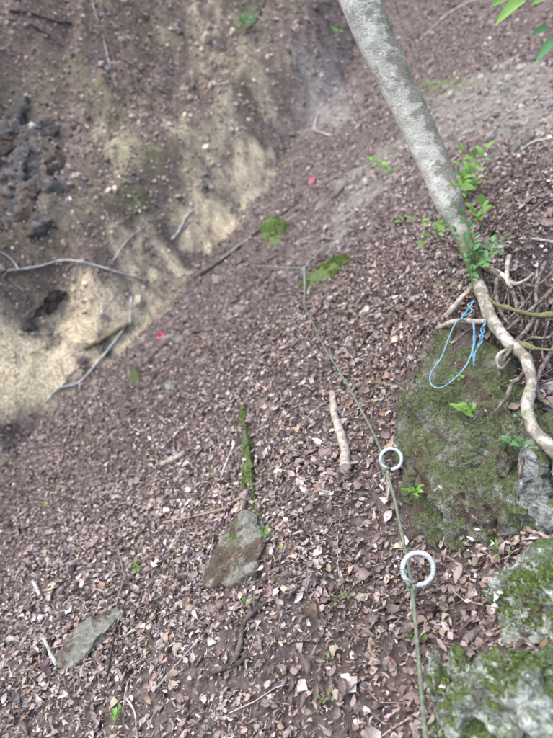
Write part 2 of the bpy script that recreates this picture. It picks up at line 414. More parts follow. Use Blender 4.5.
far_m = sstep(0.2, 1.0, s_)
colr = lerp(colr, (0.15, 0.113, 0.09), far_m)
pn = sstep(0.0, 0.35, fbm(xs * 1.1, ys * 1.1, 4, 91)) * far_m
colr = lerp(colr, (0.23, 0.19, 0.135), pn * 0.45)
pn2 = sstep(0.15, 0.4, fbm(xs * 1.6 + 9, ys * 1.6, 4, 95)) * far_m
colr = lerp(colr, (0.15, 0.15, 0.08), pn2 * 0.4)
colr = lerp(colr, (0.13, 0.102, 0.092), mk['dark'])
colr = lerp(colr, (0.055, 0.042, 0.036), poly_mask(DARK[1], xs, ys, .1) * .85)      # shade of the hollow under the roots, painted into the soil colour
colr = lerp(colr, (0.25, 0.23, 0.205), mk['grey'] * 0.9)
colr = lerp(colr, (0.46, 0.395, 0.27), mk['beige'] * sstep(-.25, .35, fbm(xs * 1.9, ys * 1.9, 4, 103)) * .7)
tn = fbm(xs * 2.2, ys * 2.2, 4, 101)
colr = lerp(colr, (0.66, 0.555, 0.37), mk['tan'] * 0.96)
colr = lerp(colr, (0.46, 0.395, 0.285), mk['tan'] * sstep(0.1, 0.6, tn))
colr = lerp(colr, (0.10, 0.078, 0.069), mk['trail'] * 0.7)
colr = lerp(colr, (0.12, 0.11, 0.10), mk['rocky'] * 0.8)
colr = lerp(colr, (0.15, 0.18, 0.075), mk['moss'] * sstep(-0.3, 0.3, tn) * 0.8)
add_color(hill_me, 'Col', colr)
hill = link('hillside', hill_me, M['ground']); tag(hill, kind='structure')

# ------------------------------------------------------------------ leaf litter
def leaf_template(n_st, w_ratio, curl, fold, bend, ragged, seed):
    """unit-length leaf along +x: stations of (left, mid, right)"""
    r = np.random.default_rng(seed)
    ts = np.linspace(0, 1, n_st + 2)
    V = []; 
    for i, t in enumerate(ts):
        w = w_ratio * 0.5 * (math.sin(math.pi * t ** 0.85) ** 0.8 if 0 < t < 1 else 0)
        zc = curl * (t - 0.5) ** 2 * 1.6 + bend * math.sin(3 * t + seed)
        if i == 0 or i == len(ts) - 1: V.append((t, 0, zc))
        else:
            a = 1 + ragged * (r.random() - .5); b = 1 + ragged * (r.random() - .5)
            V += [(t, w * a, zc + fold * w * (1 + .5 * r.random())), (t, 0, zc), (t, -w * b, zc + fold * w * (1 + .5 * r.random()))]
    F = []
    F += [(0, 2, 1), (0, 3, 2)]
    for i in range(n_st - 1):
        a = 1 + 3 * i; b = a + 3
        F += [(a, a + 1, b + 1), (a, b + 1, b), (a + 1, a + 2, b + 2), (a + 1, b + 2, b + 1)]
    a = 1 + 3 * (n_st - 1); tip = a + 3
    F += [(a, a + 1, tip), (a + 1, a + 2, tip)]
    V = np.array(V); V[:, 0] -= 0.5
    return V, np.array(F)
SHAPES3 = [leaf_template(3, w, c, f, b, rg, i) for i, (w, c, f, b, rg) in enumerate(
    [(0.42, 0.5, 0.6, 0.06, 0.5), (0.36, -0.5, 0.8, 0.08, 0.6), (0.5, 0.8, 0.4, 0.05, 0.8), (0.34, 0.3, 1.0, 0.09, 0.5),
     (0.46, -0.7, -0.6, 0.06, 0.9), (0.6, 0.6, 0.7, 0.08, 1.1), (0.28, 0.9, 0.9, 0.06, 0.5), (0.55, -0.4, 0.5, 0.09, 1.2)])]
SHAPES2 = [leaf_template(2, w, c, f, b, rg, i + 40) for i, (w, c, f, b, rg) in enumerate(
    [(0.42, 0.5, 0.5, 0.05, 0.5), (0.36, -0.5, 0.7, 0.05, 0.6), (0.5, 0.9, 0.3, 0.0, 0.8), (0.30, 0.3, 1.0, 0.06, 0.5),
     (0.46, -0.8, -0.6, 0.02, 0.9), (0.65, 0.6, 0.7, 0.05, 1.2), (0.25, 1.0, 0.9, 0.03, 0.5), (0.6, -0.4, 0.5, 0.06, 1.3)])]
SHAPES1 = [leaf_template(1, w, c, f, 0, rg, i + 20) for i, (w, c, f, rg) in enumerate([(0.45, 0.3, 0.4, 0.4), (0.55, -0.3, 0.3, 0.6), (0.38, 0.5, 0.6, 0.3)])]
def frames(nrm, tilt, rng):
    """random orthonormal frames: z near the ground normal"""
    n = len(nrm)
    z = nrm + rng.normal(0, 1, (n, 3)) * tilt[:, None]
    z /= np.linalg.norm(z, axis=1)[:, None]
    a = rng.normal(0, 1, (n, 3)) + np.array([[0.55, 0.0, 0.33]]) * rng.choice([-1, 1], n)[:, None]   # slid leaves lie along the fall line
    x = a - z * np.sum(a * z, 1)[:, None]; x /= np.linalg.norm(x, axis=1)[:, None]
    y = np.cross(z, x)
    return x, y, z
PW = np.array([w for _, w in PALETTE]); PC = np.array([c for c, _ in PALETTE])
PALE_W = np.array([1.8, 1.5, .9, .6, .45, 1, 1.2, 1.5, 1.5, .8, 1]); DARK_W = np.array([.35, .6, 1.1, 1.5, 1.7, .8, .7, .4, .5, .8, 1])
def pick_colors(x, y, rng):
    n = len(x)
    pz = np.clip(np.max([poly_mask(p, x, y, 0.3) for p in PALEZ], 0) - 0.0, 0, 1)
    tr = np.max([poly_mask(p, x, y, 0.2) for p in TRAIL + DARK], 0); s, a = line_coords(x, y)
    tr = np.maximum(tr, sstep(3.5, 6, y) * 0.5) * (1 - sstep(0, .5, s))
    kind = np.where(rng.random(n) < pz, 1, np.where(rng.random(n) < tr, 2, 0))
    c = np.zeros((n, 3))
    for k, w in ((0, PW), (1, PW * PALE_W), (2, PW * DARK_W)):
        i = np.nonzero(kind == k)[0]; c[i] = PC[rng.choice(len(PC), len(i), p=w / w.sum())]
    return c * rng.uniform(0.75, 1.2, (n, 1)) * rng.uniform(0.95, 1.05, (n, 3))
def scatter(n, x0, x1, y0, y1, dens_fn, rng, m=60):
    x = rng.uniform(x0, x1, n); y = rng.uniform(y0, y1, n)
    z = H(x, y); ok = in_view(x, y, z, m)
    x, y, z = x[ok], y[ok], z[ok]
    d = dens_fn(x, y); ok = rng.random(len(x)) < d
    return x[ok], y[ok], z[ok]
def leaf_density(x, y, mk=None):
    mk = mk or masks(x, y); s, a = line_coords(x, y)
    fr = sstep(0.0, 0.6, s)
    d = 1.0 * (1 - fr) + 1.0 * fr
    d = d * (1 - 0.88 * mk['tan']) * (1 - 0.8 * mk['grey']) * (1 - 0.62 * mk['dark']) * (1 - 0.5 * mk['moss']) * (1 - 0.15 * mk['trail']) * (1 - 0.93 * mk['excl']) * (1 - 0.7 * mk['rocky']) * (1 - 0.55 * mk['beige']) * (1 - 0.6 * mk['half'])
    cl = 0.80 + 0.40 * fbm(x * 1.3, y * 1.3, 3, 131) + 0.45 * fbm(x * 0.8, y * 4.2, 3, 45)
    return np.clip(d * cl, 0.02, 1)
def build_leaves(x, y, z, shapes, rng, size, tilt, lift, name):
    n = len(x); nrm = Hn(x, y)
    ex, ey, ez = frames(nrm, np.full(n, tilt), rng)
    L = size * np.exp(rng.normal(0, 0.32, n)); up = rng.uniform(0.0, lift, n)
    which = rng.integers(0, len(shapes), n)
    Vs, Fs, Cs, off = [], [], [], 0
    cols = pick_colors(x, y, rng)
    for k, (sv_, sf) in enumerate(shapes):
        i = np.nonzero(which == k)[0]
        if len(i) == 0: continue
        o = np.stack([x[i], y[i], z[i]], -1) + nrm[i] * (up[i] + 0.004)[:, None]
        v = sv_[None, :, :] * L[i][:, None, None]
        w = o[:, None, :] + v[:, :, 0:1] * ex[i][:, None, :] + v[:, :, 1:2] * ey[i][:, None, :] + v[:, :, 2:3] * ez[i][:, None, :]
        nv = sv_.shape[0]
        Vs.append(w.reshape(-1, 3))
        Fs.append((sf[None] + (off + np.arange(len(i)) * nv)[:, None, None]).reshape(-1, 3)); off += nv * len(i)
        Cs.append(np.repeat(cols[i], nv, 0))
    me = mesh_np(name, np.concatenate(Vs), np.concatenate(Fs)); add_color(me, 'Col', np.concatenate(Cs))
    return me
rl = np.random.default_rng(21)
x1, y1, z1 = scatter(150000, -3.2, 2.2, 0.3, 4.2, leaf_density, rl)
x2, y2, z2 = scatter(66000, -4.5, 4.5, 4.2, 9.0, leaf_density, rl)
x3, y3, z3 = scatter(230000, -9.0, 7.0, 4.0, 17.0, lambda x, y: leaf_density(x, y) * ((y > 9) | (np.abs(x) > 4.5)), rl)
# the 300 that show largest are leaves of their own
dist = np.sqrt(x1 ** 2 + y1 ** 2 + (z1 - CAM.z) ** 2)
vis = in_view(x1, y1, z1, -4) & (rl.random(len(x1)) < 0.35)
order = np.argsort(np.where(vis, dist, 1e9))[:300]
single = np.zeros(len(x1), bool); single[order] = True
sx, sy, sz_ = x1[single], y1[single], z1[single]
LEAF_SIZE = lambda x, y: 0.0225 * np.where(rl.random(len(x)) < .07, 1.45, 1.0)
near_me = build_leaves(x1[~single], y1[~single], z1[~single], SHAPES2, rl, LEAF_SIZE(x1[~single], y1[~single]), 0.6, 0.018, 'leaf_litter')
o = link('leaf_litter', near_me, M['litter']); tag(o, 'loose carpet of dry brown and pinkish fallen leaves over the slope', 'leaf litter', kind='stuff')
far_me = build_leaves(np.concatenate([x2, x3]), np.concatenate([y2, y3]), np.concatenate([z2, z3]), SHAPES1, rl, np.concatenate([np.full(len(x2), .031), np.full(len(x3), .035)]), 0.55, 0.018, 'leaf_litter')
o = link('leaf_litter', far_me, M['litter']); tag(o, 'distant scatter of dry fallen leaves around and beyond the gully', 'leaf litter', kind='stuff')
LEAF_ME = []
for k, (sv_, sf) in enumerate(SHAPES3):
    # a short stalk on the leaf base
    b = sv_[0]; st = np.array([b + (0, 0.008, 0), b + (0, -0.008, 0), b + (-0.22, 0.0, 0.03)])
    me = mesh_np('leaf', np.concatenate([sv_, st]), np.concatenate([sf, [[len(sv_), len(sv_) + 1, len(sv_) + 2]]])); me.materials.append(M['leaf']); LEAF_ME.append(me)
nrm = Hn(sx, sy); ex, ey, ez = frames(nrm, np.full(len(sx), 0.35), rl)
for i in range(len(sx)):
    L = 0.026 * math.exp(rl.normal(0, 0.32))
    o = bpy.data.objects.new('leaf', LEAF_ME[i % 8]); COL.objects.link(o); o.parent = hill
    m = Matrix(((ex[i][0], ey[i][0], ez[i][0], 0), (ex[i][1], ey[i][1], ez[i][1], 0), (ex[i][2], ey[i][2], ez[i][2], 0), (0, 0, 0, 1)))
    p = Vector((sx[i], sy[i], sz_[i])) + Vector(nrm[i]) * rl.uniform(0.012, 0.026)
    o.matrix_basis = Matrix.Translation(p) @ m @ Matrix.Scale(L, 4)

def frag_density(x, y):
    mk = masks(x, y); return 0.4 + 0.4 * leaf_density(x, y, mk) + .3 * mk['trail'] - .8 * mk['excl']
def bit_density(x, y):
    mk = masks(x, y); return 0.3 + 0.6 * leaf_density(x, y, mk) - mk['excl']
# broken leaf fragments
xf, yf, zf = scatter(190000, -3.2, 2.2, 0.3, 4.2, frag_density, rl)
o = link('leaf_fragments', build_leaves(xf, yf, zf, SHAPES1, rl, 0.011, 0.7, 0.012, 'leaf_fragments'), M['litter']); tag(o, 'crumbled fragments of dead leaves between the whole ones', 'leaf litter', kind='stuff')
# soil crumbs
def build_clods(name, x, y, z, rng, size, cols):
    n = len(x); g_ = (1 + 5 ** .5) / 2
    base = np.array([(-1, g_, 0), (1, g_, 0), (-1, -g_, 0), (1, -g_, 0), (0, -1, g_), (0, 1, g_), (0, -1, -g_), (0, 1, -g_), (g_, 0, -1), (g_, 0, 1), (-g_, 0, -1), (-g_, 0, 1)]) / 1.9
    bf = np.array([(0, 11, 5), (0, 5, 1), (0, 1, 7), (0, 7, 10), (0, 10, 11), (1, 5, 9), (5, 11, 4), (11, 10, 2), (10, 7, 6), (7, 1, 8), (3, 9, 4), (3, 4, 2), (3, 2, 6), (3, 6, 8), (3, 8, 9), (4, 9, 5), (2, 4, 11), (6, 2, 10), (8, 6, 7), (9, 8, 1)])
    nv = 12
    stretch = rng.uniform(0.55, 1.25, (n, 1, 3))
    L = np.asarray(size) * np.exp(rng.normal(0, 0.5, n))
    v = base[None] * stretch * rng.uniform(0.75, 1.15, (n, nv, 1))
    q = rng.normal(0, 1, (n, 4)); q /= np.linalg.norm(q, axis=1)[:, None]
    a, b, c, d = q.T
    Rm = np.stack([1 - 2 * (c * c + d * d), 2 * (b * c - a * d), 2 * (b * d + a * c), 2 * (b * c + a * d), 1 - 2 * (b * b + d * d), 2 * (c * d - a * b),
                   2 * (b * d - a * c), 2 * (c * d + a * b), 1 - 2 * (b * b + c * c)], -1).reshape(n, 3, 3)
    w = np.einsum('nij,nkj->nki', Rm, v) * L[:, None, None] + np.stack([x, y, z + L * 0.15], -1)[:, None, :]
    Fs = (bf[None] + (np.arange(n) * nv)[:, None, None]).reshape(-1, 3)
    me = mesh_np(name, w.reshape(-1, 3), Fs, smooth=False); add_color(me, 'Col', np.repeat(cols, nv, 0))
    return me
def soil_density(x, y):
    mk = masks(x, y); s, a = line_coords(x, y)
    return np.clip(0.25 + 0.6 * mk['dark'] + 0.5 * mk['grey'] + 0.4 * sstep(0, .6, s) + .5 * mk['trail'] - .45 * mk['tan'], 0, 1)
xa, ya, za = scatter(16000, -3.2, 2.2, 0.3, 4.5, soil_density, rl)
xb, yb, zb = scatter(36000, -8, 6, 4.0, 15, soil_density, rl)
x = np.concatenate([xa, xb]); y = np.concatenate([ya, yb]); z = np.concatenate([za, zb])
mkc = masks(x, y)
cc = np.tile(np.array([[0.125, 0.10, 0.09]]), (len(x), 1))
cc = lerp(cc, (0.22, 0.20, 0.175), mkc['grey']); cc = lerp(cc, (0.50, 0.44, 0.32), mkc['tan']); cc = lerp(cc, (0.36, 0.31, 0.23), mkc['beige'])
cc = cc * RNG.uniform(0.55, 1.5, (len(x), 1))
pale = RNG.random(len(x)) < 0.012; cc[pale] = np.array([0.34, 0.32, 0.29]) * RNG.uniform(.7, 1.2, (pale.sum(), 1))
sz_c = np.where(y > 4.2, 0.017, 0.009)
o = link('soil_crumbs', build_clods('soil_crumbs', x, y, z, rl, sz_c, cc), M['clod']); tag(o, 'loose crumbs of soil and gravel lying between the leaves', 'soil crumbs', kind='stuff')

# coarser rubble on the far bank and in the chute
xr, yr, zr = scatter(2600, -8, 5, 3.5, 15, lambda x, y: np.clip(sstep(-.1, .5, line_coords(x, y)[0]) * (0.35 + 0.5 * masks(x, y)['rocky'] + .4 * fbm(x * .9, y * .9, 2, 7) - .9 * masks(x, y)['tan']), 0, 1), rl)
mkc = masks(xr, yr); cc = np.tile(np.array([[0.17, 0.145, 0.125]]), (len(xr), 1))
cc = lerp(cc, (0.44, 0.37, 0.25), mkc['tan']); cc = lerp(cc, (0.10, 0.10, 0.10), mkc['rocky']) * RNG.uniform(.6, 1.35, (len(xr), 1))
o = link('rubble', build_clods('rubble', xr, yr, zr, rl, 0.024, cc), M['clod']); tag(o, 'coarse rubble of soil lumps and stones on the far bank', 'rubble', kind='stuff')
# fine twigs in the litter
def build_twigs(name, x, y, z, rng, size=0.10, thin=1.0):
    n = len(x); nrm = Hn(x, y)
    ex, ey, ez = frames(nrm, np.full(n, 0.10), rng)
    L = size * np.exp(rng.normal(0, 0.6, n)); rad = (0.0012 + 0.006 * L) * thin * rng.uniform(.6, 1.4, n)
    ring = [(math.cos(a), math.sin(a)) for a in (0, 2.09, 4.19)]
    st = [-.5, -.1, .25, .5]
    Vv = np.zeros((n, 12, 3)); k = 0
    bendy = rng.normal(0, 0.07, (n, 4)); bendz = np.abs(rng.normal(0, 0.02, (n, 4)))
    for i, t in enumerate(st):
        cx = np.stack([x, y, z], -1) + nrm * 0.012 + ex * (L * t)[:, None] + ey * (L * bendy[:, i])[:, None]
        cx[:, 2] = np.maximum(cx[:, 2], H(cx[:, 0], cx[:, 1]) + 0.006)
        cx = cx + nrm * (L * bendz[:, i])[:, None]
        tap = 1.15 - 0.5 * i / 3
        for (a, b) in ring:
            Vv[:, k] = cx + (ey * a + ez * b) * (rad * tap)[:, None]; k += 1
    f = []
    for i in range(3):
        for j in range(3): f.append((i * 3 + j, i * 3 + (j + 1) % 3, i * 3 + 3 + (j + 1) % 3, i * 3 + 3 + j))
    f = np.array(f); Fs = (f[None] + (np.arange(n) * 12)[:, None, None]).reshape(-1, 4)
    pal = np.array([(0.10, 0.075, 0.06), (0.18, 0.14, 0.115), (0.36, 0.32, 0.29), (0.24, 0.18, 0.14), (0.06, 0.045, 0.04)])
    c = pal[rng.integers(0, 5, n)] * rng.uniform(.8, 1.2, (n, 1))
    me = mesh_np(name, Vv.reshape(-1, 3), Fs); add_color(me, 'Col', np.repeat(c, 12, 0)); return me
xt, yt, zt = scatter(5200, -4, 3, 0.3, 6.5, lambda x, y: 0.25 + 0.6 * leaf_density(x, y), rl)
o = link('twig_litter', build_twigs('twig_litter', xt, yt, zt, rl), M['twig']); tag(o, 'fine brown and grey twigs strewn through the fallen leaves', 'twigs', kind='stuff')

xt, yt, zt = scatter(42000, -3.4, 2.2, 0.3, 4.6, bit_density, rl)
o = link('needle_litter', build_twigs('needle_litter', xt, yt, zt, rl, 0.028, 0.75), M['twig']); tag(o, 'bits of leaf stalk and bark fibre matted into the leaf litter', 'litter', kind='stuff')

# ------------------------------------------------------------------ builders for things
def catmull(pts, per=8):
    P = [np.array(p, float) for p in pts]
    if len(P) == 2: P = [P[0], (P[0] + P[1]) / 2, P[1]]
    P = [2 * P[0] - P[1]] + P + [2 * P[-1] - P[-2]]
    out = []
    for i in range(1, len(P) - 2):
        p0, p1, p2, p3 = P[i - 1:i + 3]
        for k in range(per):
            t = k / per
            out.append(0.5 * (2 * p1 + (p2 - p0) * t + (2 * p0 - 5 * p1 + 4 * p2 - p3) * t * t + (3 * p1 - p0 - 3 * p2 + p3) * t ** 3))
    out.append(P[-2]); return np.array(out)
def tube_mesh(name, pts, radii, segs=8, per=8, rough=0.0, seed=0, origin=(0, 0, 0), strand=0, pitch=0.03, closed=False, nscale=8.0, flat=True):
    """tapered tube along a smooth curve; rough = relief as a share of the radius; strand = rope lay"""
    C = catmull(pts, per) if not closed else np.array(pts, float)
    n = len(C)
    rr = np.interp(np.linspace(0, 1, n), np.linspace(0, 1, len(radii)), radii)
    T = np.gradient(C, axis=0) if not closed else np.roll(C, -1, 0) - np.roll(C, 1, 0)
    T /= np.linalg.norm(T, axis=1)[:, None] + 1e-12
    ref = np.array([0, 0, 1.0]) if abs(T[0][2]) < 0.9 else np.array([1.0, 0, 0])
    u = np.cross(T[0], ref); u /= np.linalg.norm(u); us = [u]
    for i in range(1, n):
        u = us[-1] - T[i] * np.dot(us[-1], T[i]); u /= np.linalg.norm(u); us.append(u)
    U = np.array(us); W = np.cross(T, U)
    arc = np.concatenate([[0], np.cumsum(np.linalg.norm(np.diff(C, axis=0), axis=1))])
    V = np.zeros((n, segs, 3))
    for j in range(segs):
        a = 2 * math.pi * j / segs
        r = rr.copy()
        if strand: r = r * (1 + 0.16 * np.cos(strand * (a - arc * 2 * math.pi / (pitch * strand) * 1.0)))
        d = U * math.cos(a) + W * math.sin(a)
        if rough:
            q = C + d * rr[:, None]
            nn = np.array([mnoise.fractal(Vector(qq * nscale + seed * 3.7), 1.0, 2.0, 4) for qq in q])
            r = r * (1 + rough * nn)
        V[:, j] = C + d * r[:, None]
    V = V.reshape(-1, 3) - np.array(origin)
    F = []
    for i in range(n - 1 if not closed else n):
        i2 = (i + 1) % n
        for j in range(segs):
            F.append((i * segs + j, i * segs + (j + 1) % segs, i2 * segs + (j + 1) % segs, i2 * segs + j))
    me = bpy.data.meshes.new(name)
    faces = [tuple(f) for f in F]
    if not closed:
        faces.append(tuple(range(segs - 1, -1, -1))); faces.append(tuple((n - 1) * segs + j for j in range(segs)))
    me.from_pydata(V.tolist(), [], faces); me.update()
    me.polygons.foreach_set('use_smooth', [len(f) == 4 for f in faces]) if segs != 4 else None
    return me
STICKS = []
def stick(label, pix, rad, mat, name='fallen_stick', cat='stick', segs=8, rough=0.35, lifts=None, group=None, twigs=()):
    """pix: photo pixels the stick crosses; it lies on the hillside there"""
    r0, r1 = rad[0] * .85, rad[1] * .85
    pts = []
    for i, p in enumerate(pix):
        r = r0 + (r1 - r0) * i / max(1, len(pix) - 1)
        lf = p[2] if len(p) > 2 else 0.0
        pts.append(ground(p[0], p[1], r * 0.6 + 0.014 + lf))
    base = pts[0]
    if not twigs:
        me = tube_mesh(name, pts, [r0, (r0 + r1) / 2, r1], segs, 8, rough, len(STICKS), origin=base, nscale=18)
        o = link(name, me, M[mat]); o.location = base; tag(o, label, cat, group)
    else:
        o = empty(name, base, label, cat, group)
        link('stem', tube_mesh('stem', pts, [r0, (r0 + r1) / 2, r1], segs, 8, rough, len(STICKS), origin=base, nscale=18), M[mat], o)
        for tw in twigs:
            q = [ground(a[0], a[1], r1 * 0.6 + 0.008 + (a[2] if len(a) > 2 else 0)) for a in tw]
            link('twig', tube_mesh('twig', q, [r1 * 0.8, r1 * 0.45], 6, 6, rough, 3, origin=base, nscale=18), M[mat], o)
    STICKS.append(o); return o
def rock_mesh(name, pts, cuts=9, disp=0.02, scale=6.0, seed=0, origin=(0, 0, 0), smooth=2, fine=0.25, strata=0.0):
    bm = bmesh.new()
    for p in pts: bm.verts.new(p)
    r = bmesh.ops.convex_hull(bm, input=bm.verts)
    junk = [e for e in r['geom_interior'] if isinstance(e, bmesh.types.BMVert)] + [e for e in r['geom_unused'] if isinstance(e, bmesh.types.BMVert)]
    bmesh.ops.delete(bm, geom=list(set(junk)), context='VERTS')
    bmesh.ops.triangulate(bm, faces=bm.faces)
    for k in range(8):
        le = [e for e in bm.edges]
        if not le: break
        L = sorted(e.calc_length() for e in le); mx = L[-1]
        lim = mx * 0.55
        tgt = [e for e in le if e.calc_length() > lim]
        bmesh.ops.subdivide_edges(bm, edges=tgt, cuts=1)
        bmesh.ops.triangulate(bm, faces=[f for f in bm.faces if len(f.verts) > 3])
        if len(bm.verts) > cuts * cuts * 14: break
    for k in range(smooth): bmesh.ops.smooth_vert(bm, verts=bm.verts, factor=0.5, use_axis_x=True, use_axis_y=True, use_axis_z=True)
    bm.normal_update()
    mv = []
    for v in bm.verts:
        q = v.co * scale + Vector((seed * 5.1, seed * 2.3, seed))
        w_ = q + Vector((mnoise.noise(q * 1.3), mnoise.noise(q * 1.3 + Vector((9, 0, 0))), mnoise.noise(q * 1.3 + Vector((0, 9, 0))))) * 0.25
        cell, cp = mnoise.voronoi(w_ * 0.9)
        edge = min(1.0, (cell[1] - cell[0]) * 5)
        d = mnoise.fractal(q, 0.9, 2.0, 5) * 0.45 + (mnoise.cell(cp[0] * 17.3) * 0.9 - 0.2) - 0.55 * (1 - edge)
        d += fine * mnoise.fractal(q * 5, 0.8, 2.0, 3)
        if strata: d += strata * (abs((q.z * 1.7 + 0.5 * mnoise.noise(q)) % 1.0 - 0.5) - 0.25) * 2
        mv.append(v.co + v.normal * d * disp)
    for v, c in zip(bm.verts, mv): v.co = c - Vector(origin)
    me = bpy.data.meshes.new(name); bm.to_mesh(me); bm.free()
    me.polygons.foreach_set('use_smooth', [True] * len(me.polygons))
    try: me.set_sharp_from_angle(angle=R(28))
    except Exception: pass
    return me
def rock_pts(outline, crest, thick):
    """outline and crest: (pixel x, pixel y, lift off the ground); thick: how far it is sunk"""
    P = []
    for p in outline:
        g = ground(p[0], p[1]); n = Vector(Hn(g.x, g.y, 0.15))
        P.append(g + n * p[2]); P.append(g - n * thick)
    for p in crest:
        g = ground(p[0], p[1]); n = Vector(Hn(g.x, g.y, 0.15)); P.append(g + n * p[2])
    return P
def tufts(parent, me, origin, n, hgt, name='moss', thr=0.1, mat='moss', seed=0, upmin=0.15, ns=5.0):
    """short moss blades standing on the upper faces of a rock mesh"""
    rng = np.random.default_rng(seed + 400)
    me.calc_loop_triangles()
    nv = len(me.vertices); co = np.zeros(nv * 3); me.vertices.foreach_get('co', co); co = co.reshape(-1, 3)
    tr = np.array([t.vertices[:] for t in me.loop_triangles])
    A, B, C_ = co[tr[:, 0]], co[tr[:, 1]], co[tr[:, 2]]
    nn = np.cross(B - A, C_ - A); ar = np.linalg.norm(nn, axis=1) + 1e-12; nn = nn / ar[:, None]
    cen = (A + B + C_) / 3 + np.array(origin)
    nz = np.array([mnoise.fractal(Vector(c * ns), 0.9, 2.0, 4) for c in cen])
    w = ar * (nn[:, 2] > upmin) * (nz > thr)
    w = w * (cen[:, 2] > H(cen[:, 0], cen[:, 1]) - 0.02)
    if w.sum() <= 0: return
    k = rng.choice(len(tr), n, p=w / w.sum()); a = rng.random((n, 1)); b = rng.random((n, 1)); fl = (a + b > 1); a = np.where(fl, 1 - a, a); b = np.where(fl, 1 - b, b)
    p = A[k] + (B[k] - A[k]) * a + (C_[k] - A[k]) * b
    d = nn[k] + rng.normal(0, 0.55, (n, 3)) + np.array([[0, 0, 0.3]]); d /= np.linalg.norm(d, axis=1)[:, None]
    sdv = np.cross(d, rng.normal(0, 1, (n, 3))); sdv /= np.linalg.norm(sdv, axis=1)[:, None]
    h = hgt * rng.uniform(.5, 1.3, (n, 1)); wd = h * 0.28
    V = np.stack([p + sdv * wd, p - sdv * wd, p + d * h + sdv * 0.1 * wd], 1).reshape(-1, 3)
    m2 = mesh_np(name, V, np.arange(n * 3).reshape(-1, 3), smooth=False)
    o = link(name, m2, M[mat], parent); o['kind'] = 'stuff'; return o
ROCKN = [0]
def rock(label, outline, crest, thick, mat, name='stone', cat='stone', cuts=8, disp=0.015, scale=7, moss=None, group=None, strata=0.0, smooth=2, fine=0.3):
    ROCKN[0] += 1
    pts = rock_pts(outline, crest, thick)
    base = sum(pts, Vector()) / len(pts); base.z = min(p.z for p in pts)
    me = rock_mesh(name, pts, cuts, disp, scale, ROCKN[0], base, smooth=smooth, strata=strata, fine=fine)
    if moss:
        o = empty(name, base, label, cat, group)
        link('stone_body', me, M[mat], o)
        tufts(o, me, base, moss[0], moss[1], thr=moss[2], seed=ROCKN[0], upmin=moss[3] if len(moss) > 3 else 0.15, mat=moss[4] if len(moss) > 4 else 'moss')
    else:
        o = link(name, me, M[mat]); o.location = base; tag(o, label, cat, group)
    return o

# plants
def fresh_leaf_mesh(seed, w):
    V, F = leaf_template(4, w, -0.25, 0.25, 0.02, 0.1, seed); V = V.copy(); V[:, 0] += 0.5
    return mesh_np('leaf', V, F)
FRESH = {}
for key in ('fresh', 'bluegreen'):
    FRESH[key] = []
    for k in range(3):
        me = fresh_leaf_mesh(60 + k, 0.40 + 0.06 * k); me.materials.append(M[key]); FRESH[key].append(me)
def sprig(label, root, tips, leaf_len, nleaf, mat='fresh', name='seedling', cat='plant', seed=0, rad=0.0025, face=None, group=None, spread=0.9):
    """a small plant: one stem per tip, paired leaves along it, each leaf its own object"""
    rng = random.Random(seed + 900)
    o = empty(name, root, label, cat, group)
    toc = (CAM - root).normalized() if face is None else Vector(face)
    nrm0 = (Vector((0, 0, 1)) * 0.8 + toc * 0.6).normalized()
    for tip in tips:
        mid = (root + tip) / 2 + Vector((rng.uniform(-.02, .02), rng.uniform(-.02, .02), 0.02))
        pts = [root, mid, tip]
        link('stem', tube_mesh('stem', pts, [rad, rad * 0.5], 5, 5, origin=root), M['stem'], o)
        C = catmull(pts, 10)
        for k in range(nleaf):
            f = 0.35 + 0.65 * k / max(1, nleaf - 1)
            c = Vector(C[min(len(C) - 1, int(f * (len(C) - 1)))])
            ax = (tip - root).normalized()
            side = ax.cross(nrm0).normalized() * (1 if k % 2 else -1)
            d = (ax * (0.5 if k < nleaf - 1 else 1.5) + side * spread * (1 if k < nleaf - 1 else 0.1) + Vector((rng.uniform(-.3, .3), rng.uniform(-.3, .3), rng.uniform(-.35, .15)))).normalized()
            z = (nrm0 + Vector((rng.uniform(-.4, .4), rng.uniform(-.4, .4), rng.uniform(-.2, .3)))); z = (z - d * z.dot(d)).normalized()
            y = z.cross(d)
            L = leaf_len * rng.uniform(0.7, 1.2)
            lf = bpy.data.objects.new('leaf', FRESH[mat][rng.randrange(3)]); COL.objects.link(lf); lf.parent = o
            m = Matrix(((d.x, y.x, z.x, 0), (d.y, y.y, z.y, 0), (d.z, y.z, z.z, 0), (0, 0, 0, 1)))
            lf.matrix_basis = Matrix.Translation(c - root) @ m @ Matrix.Scale(L, 4)
    return o

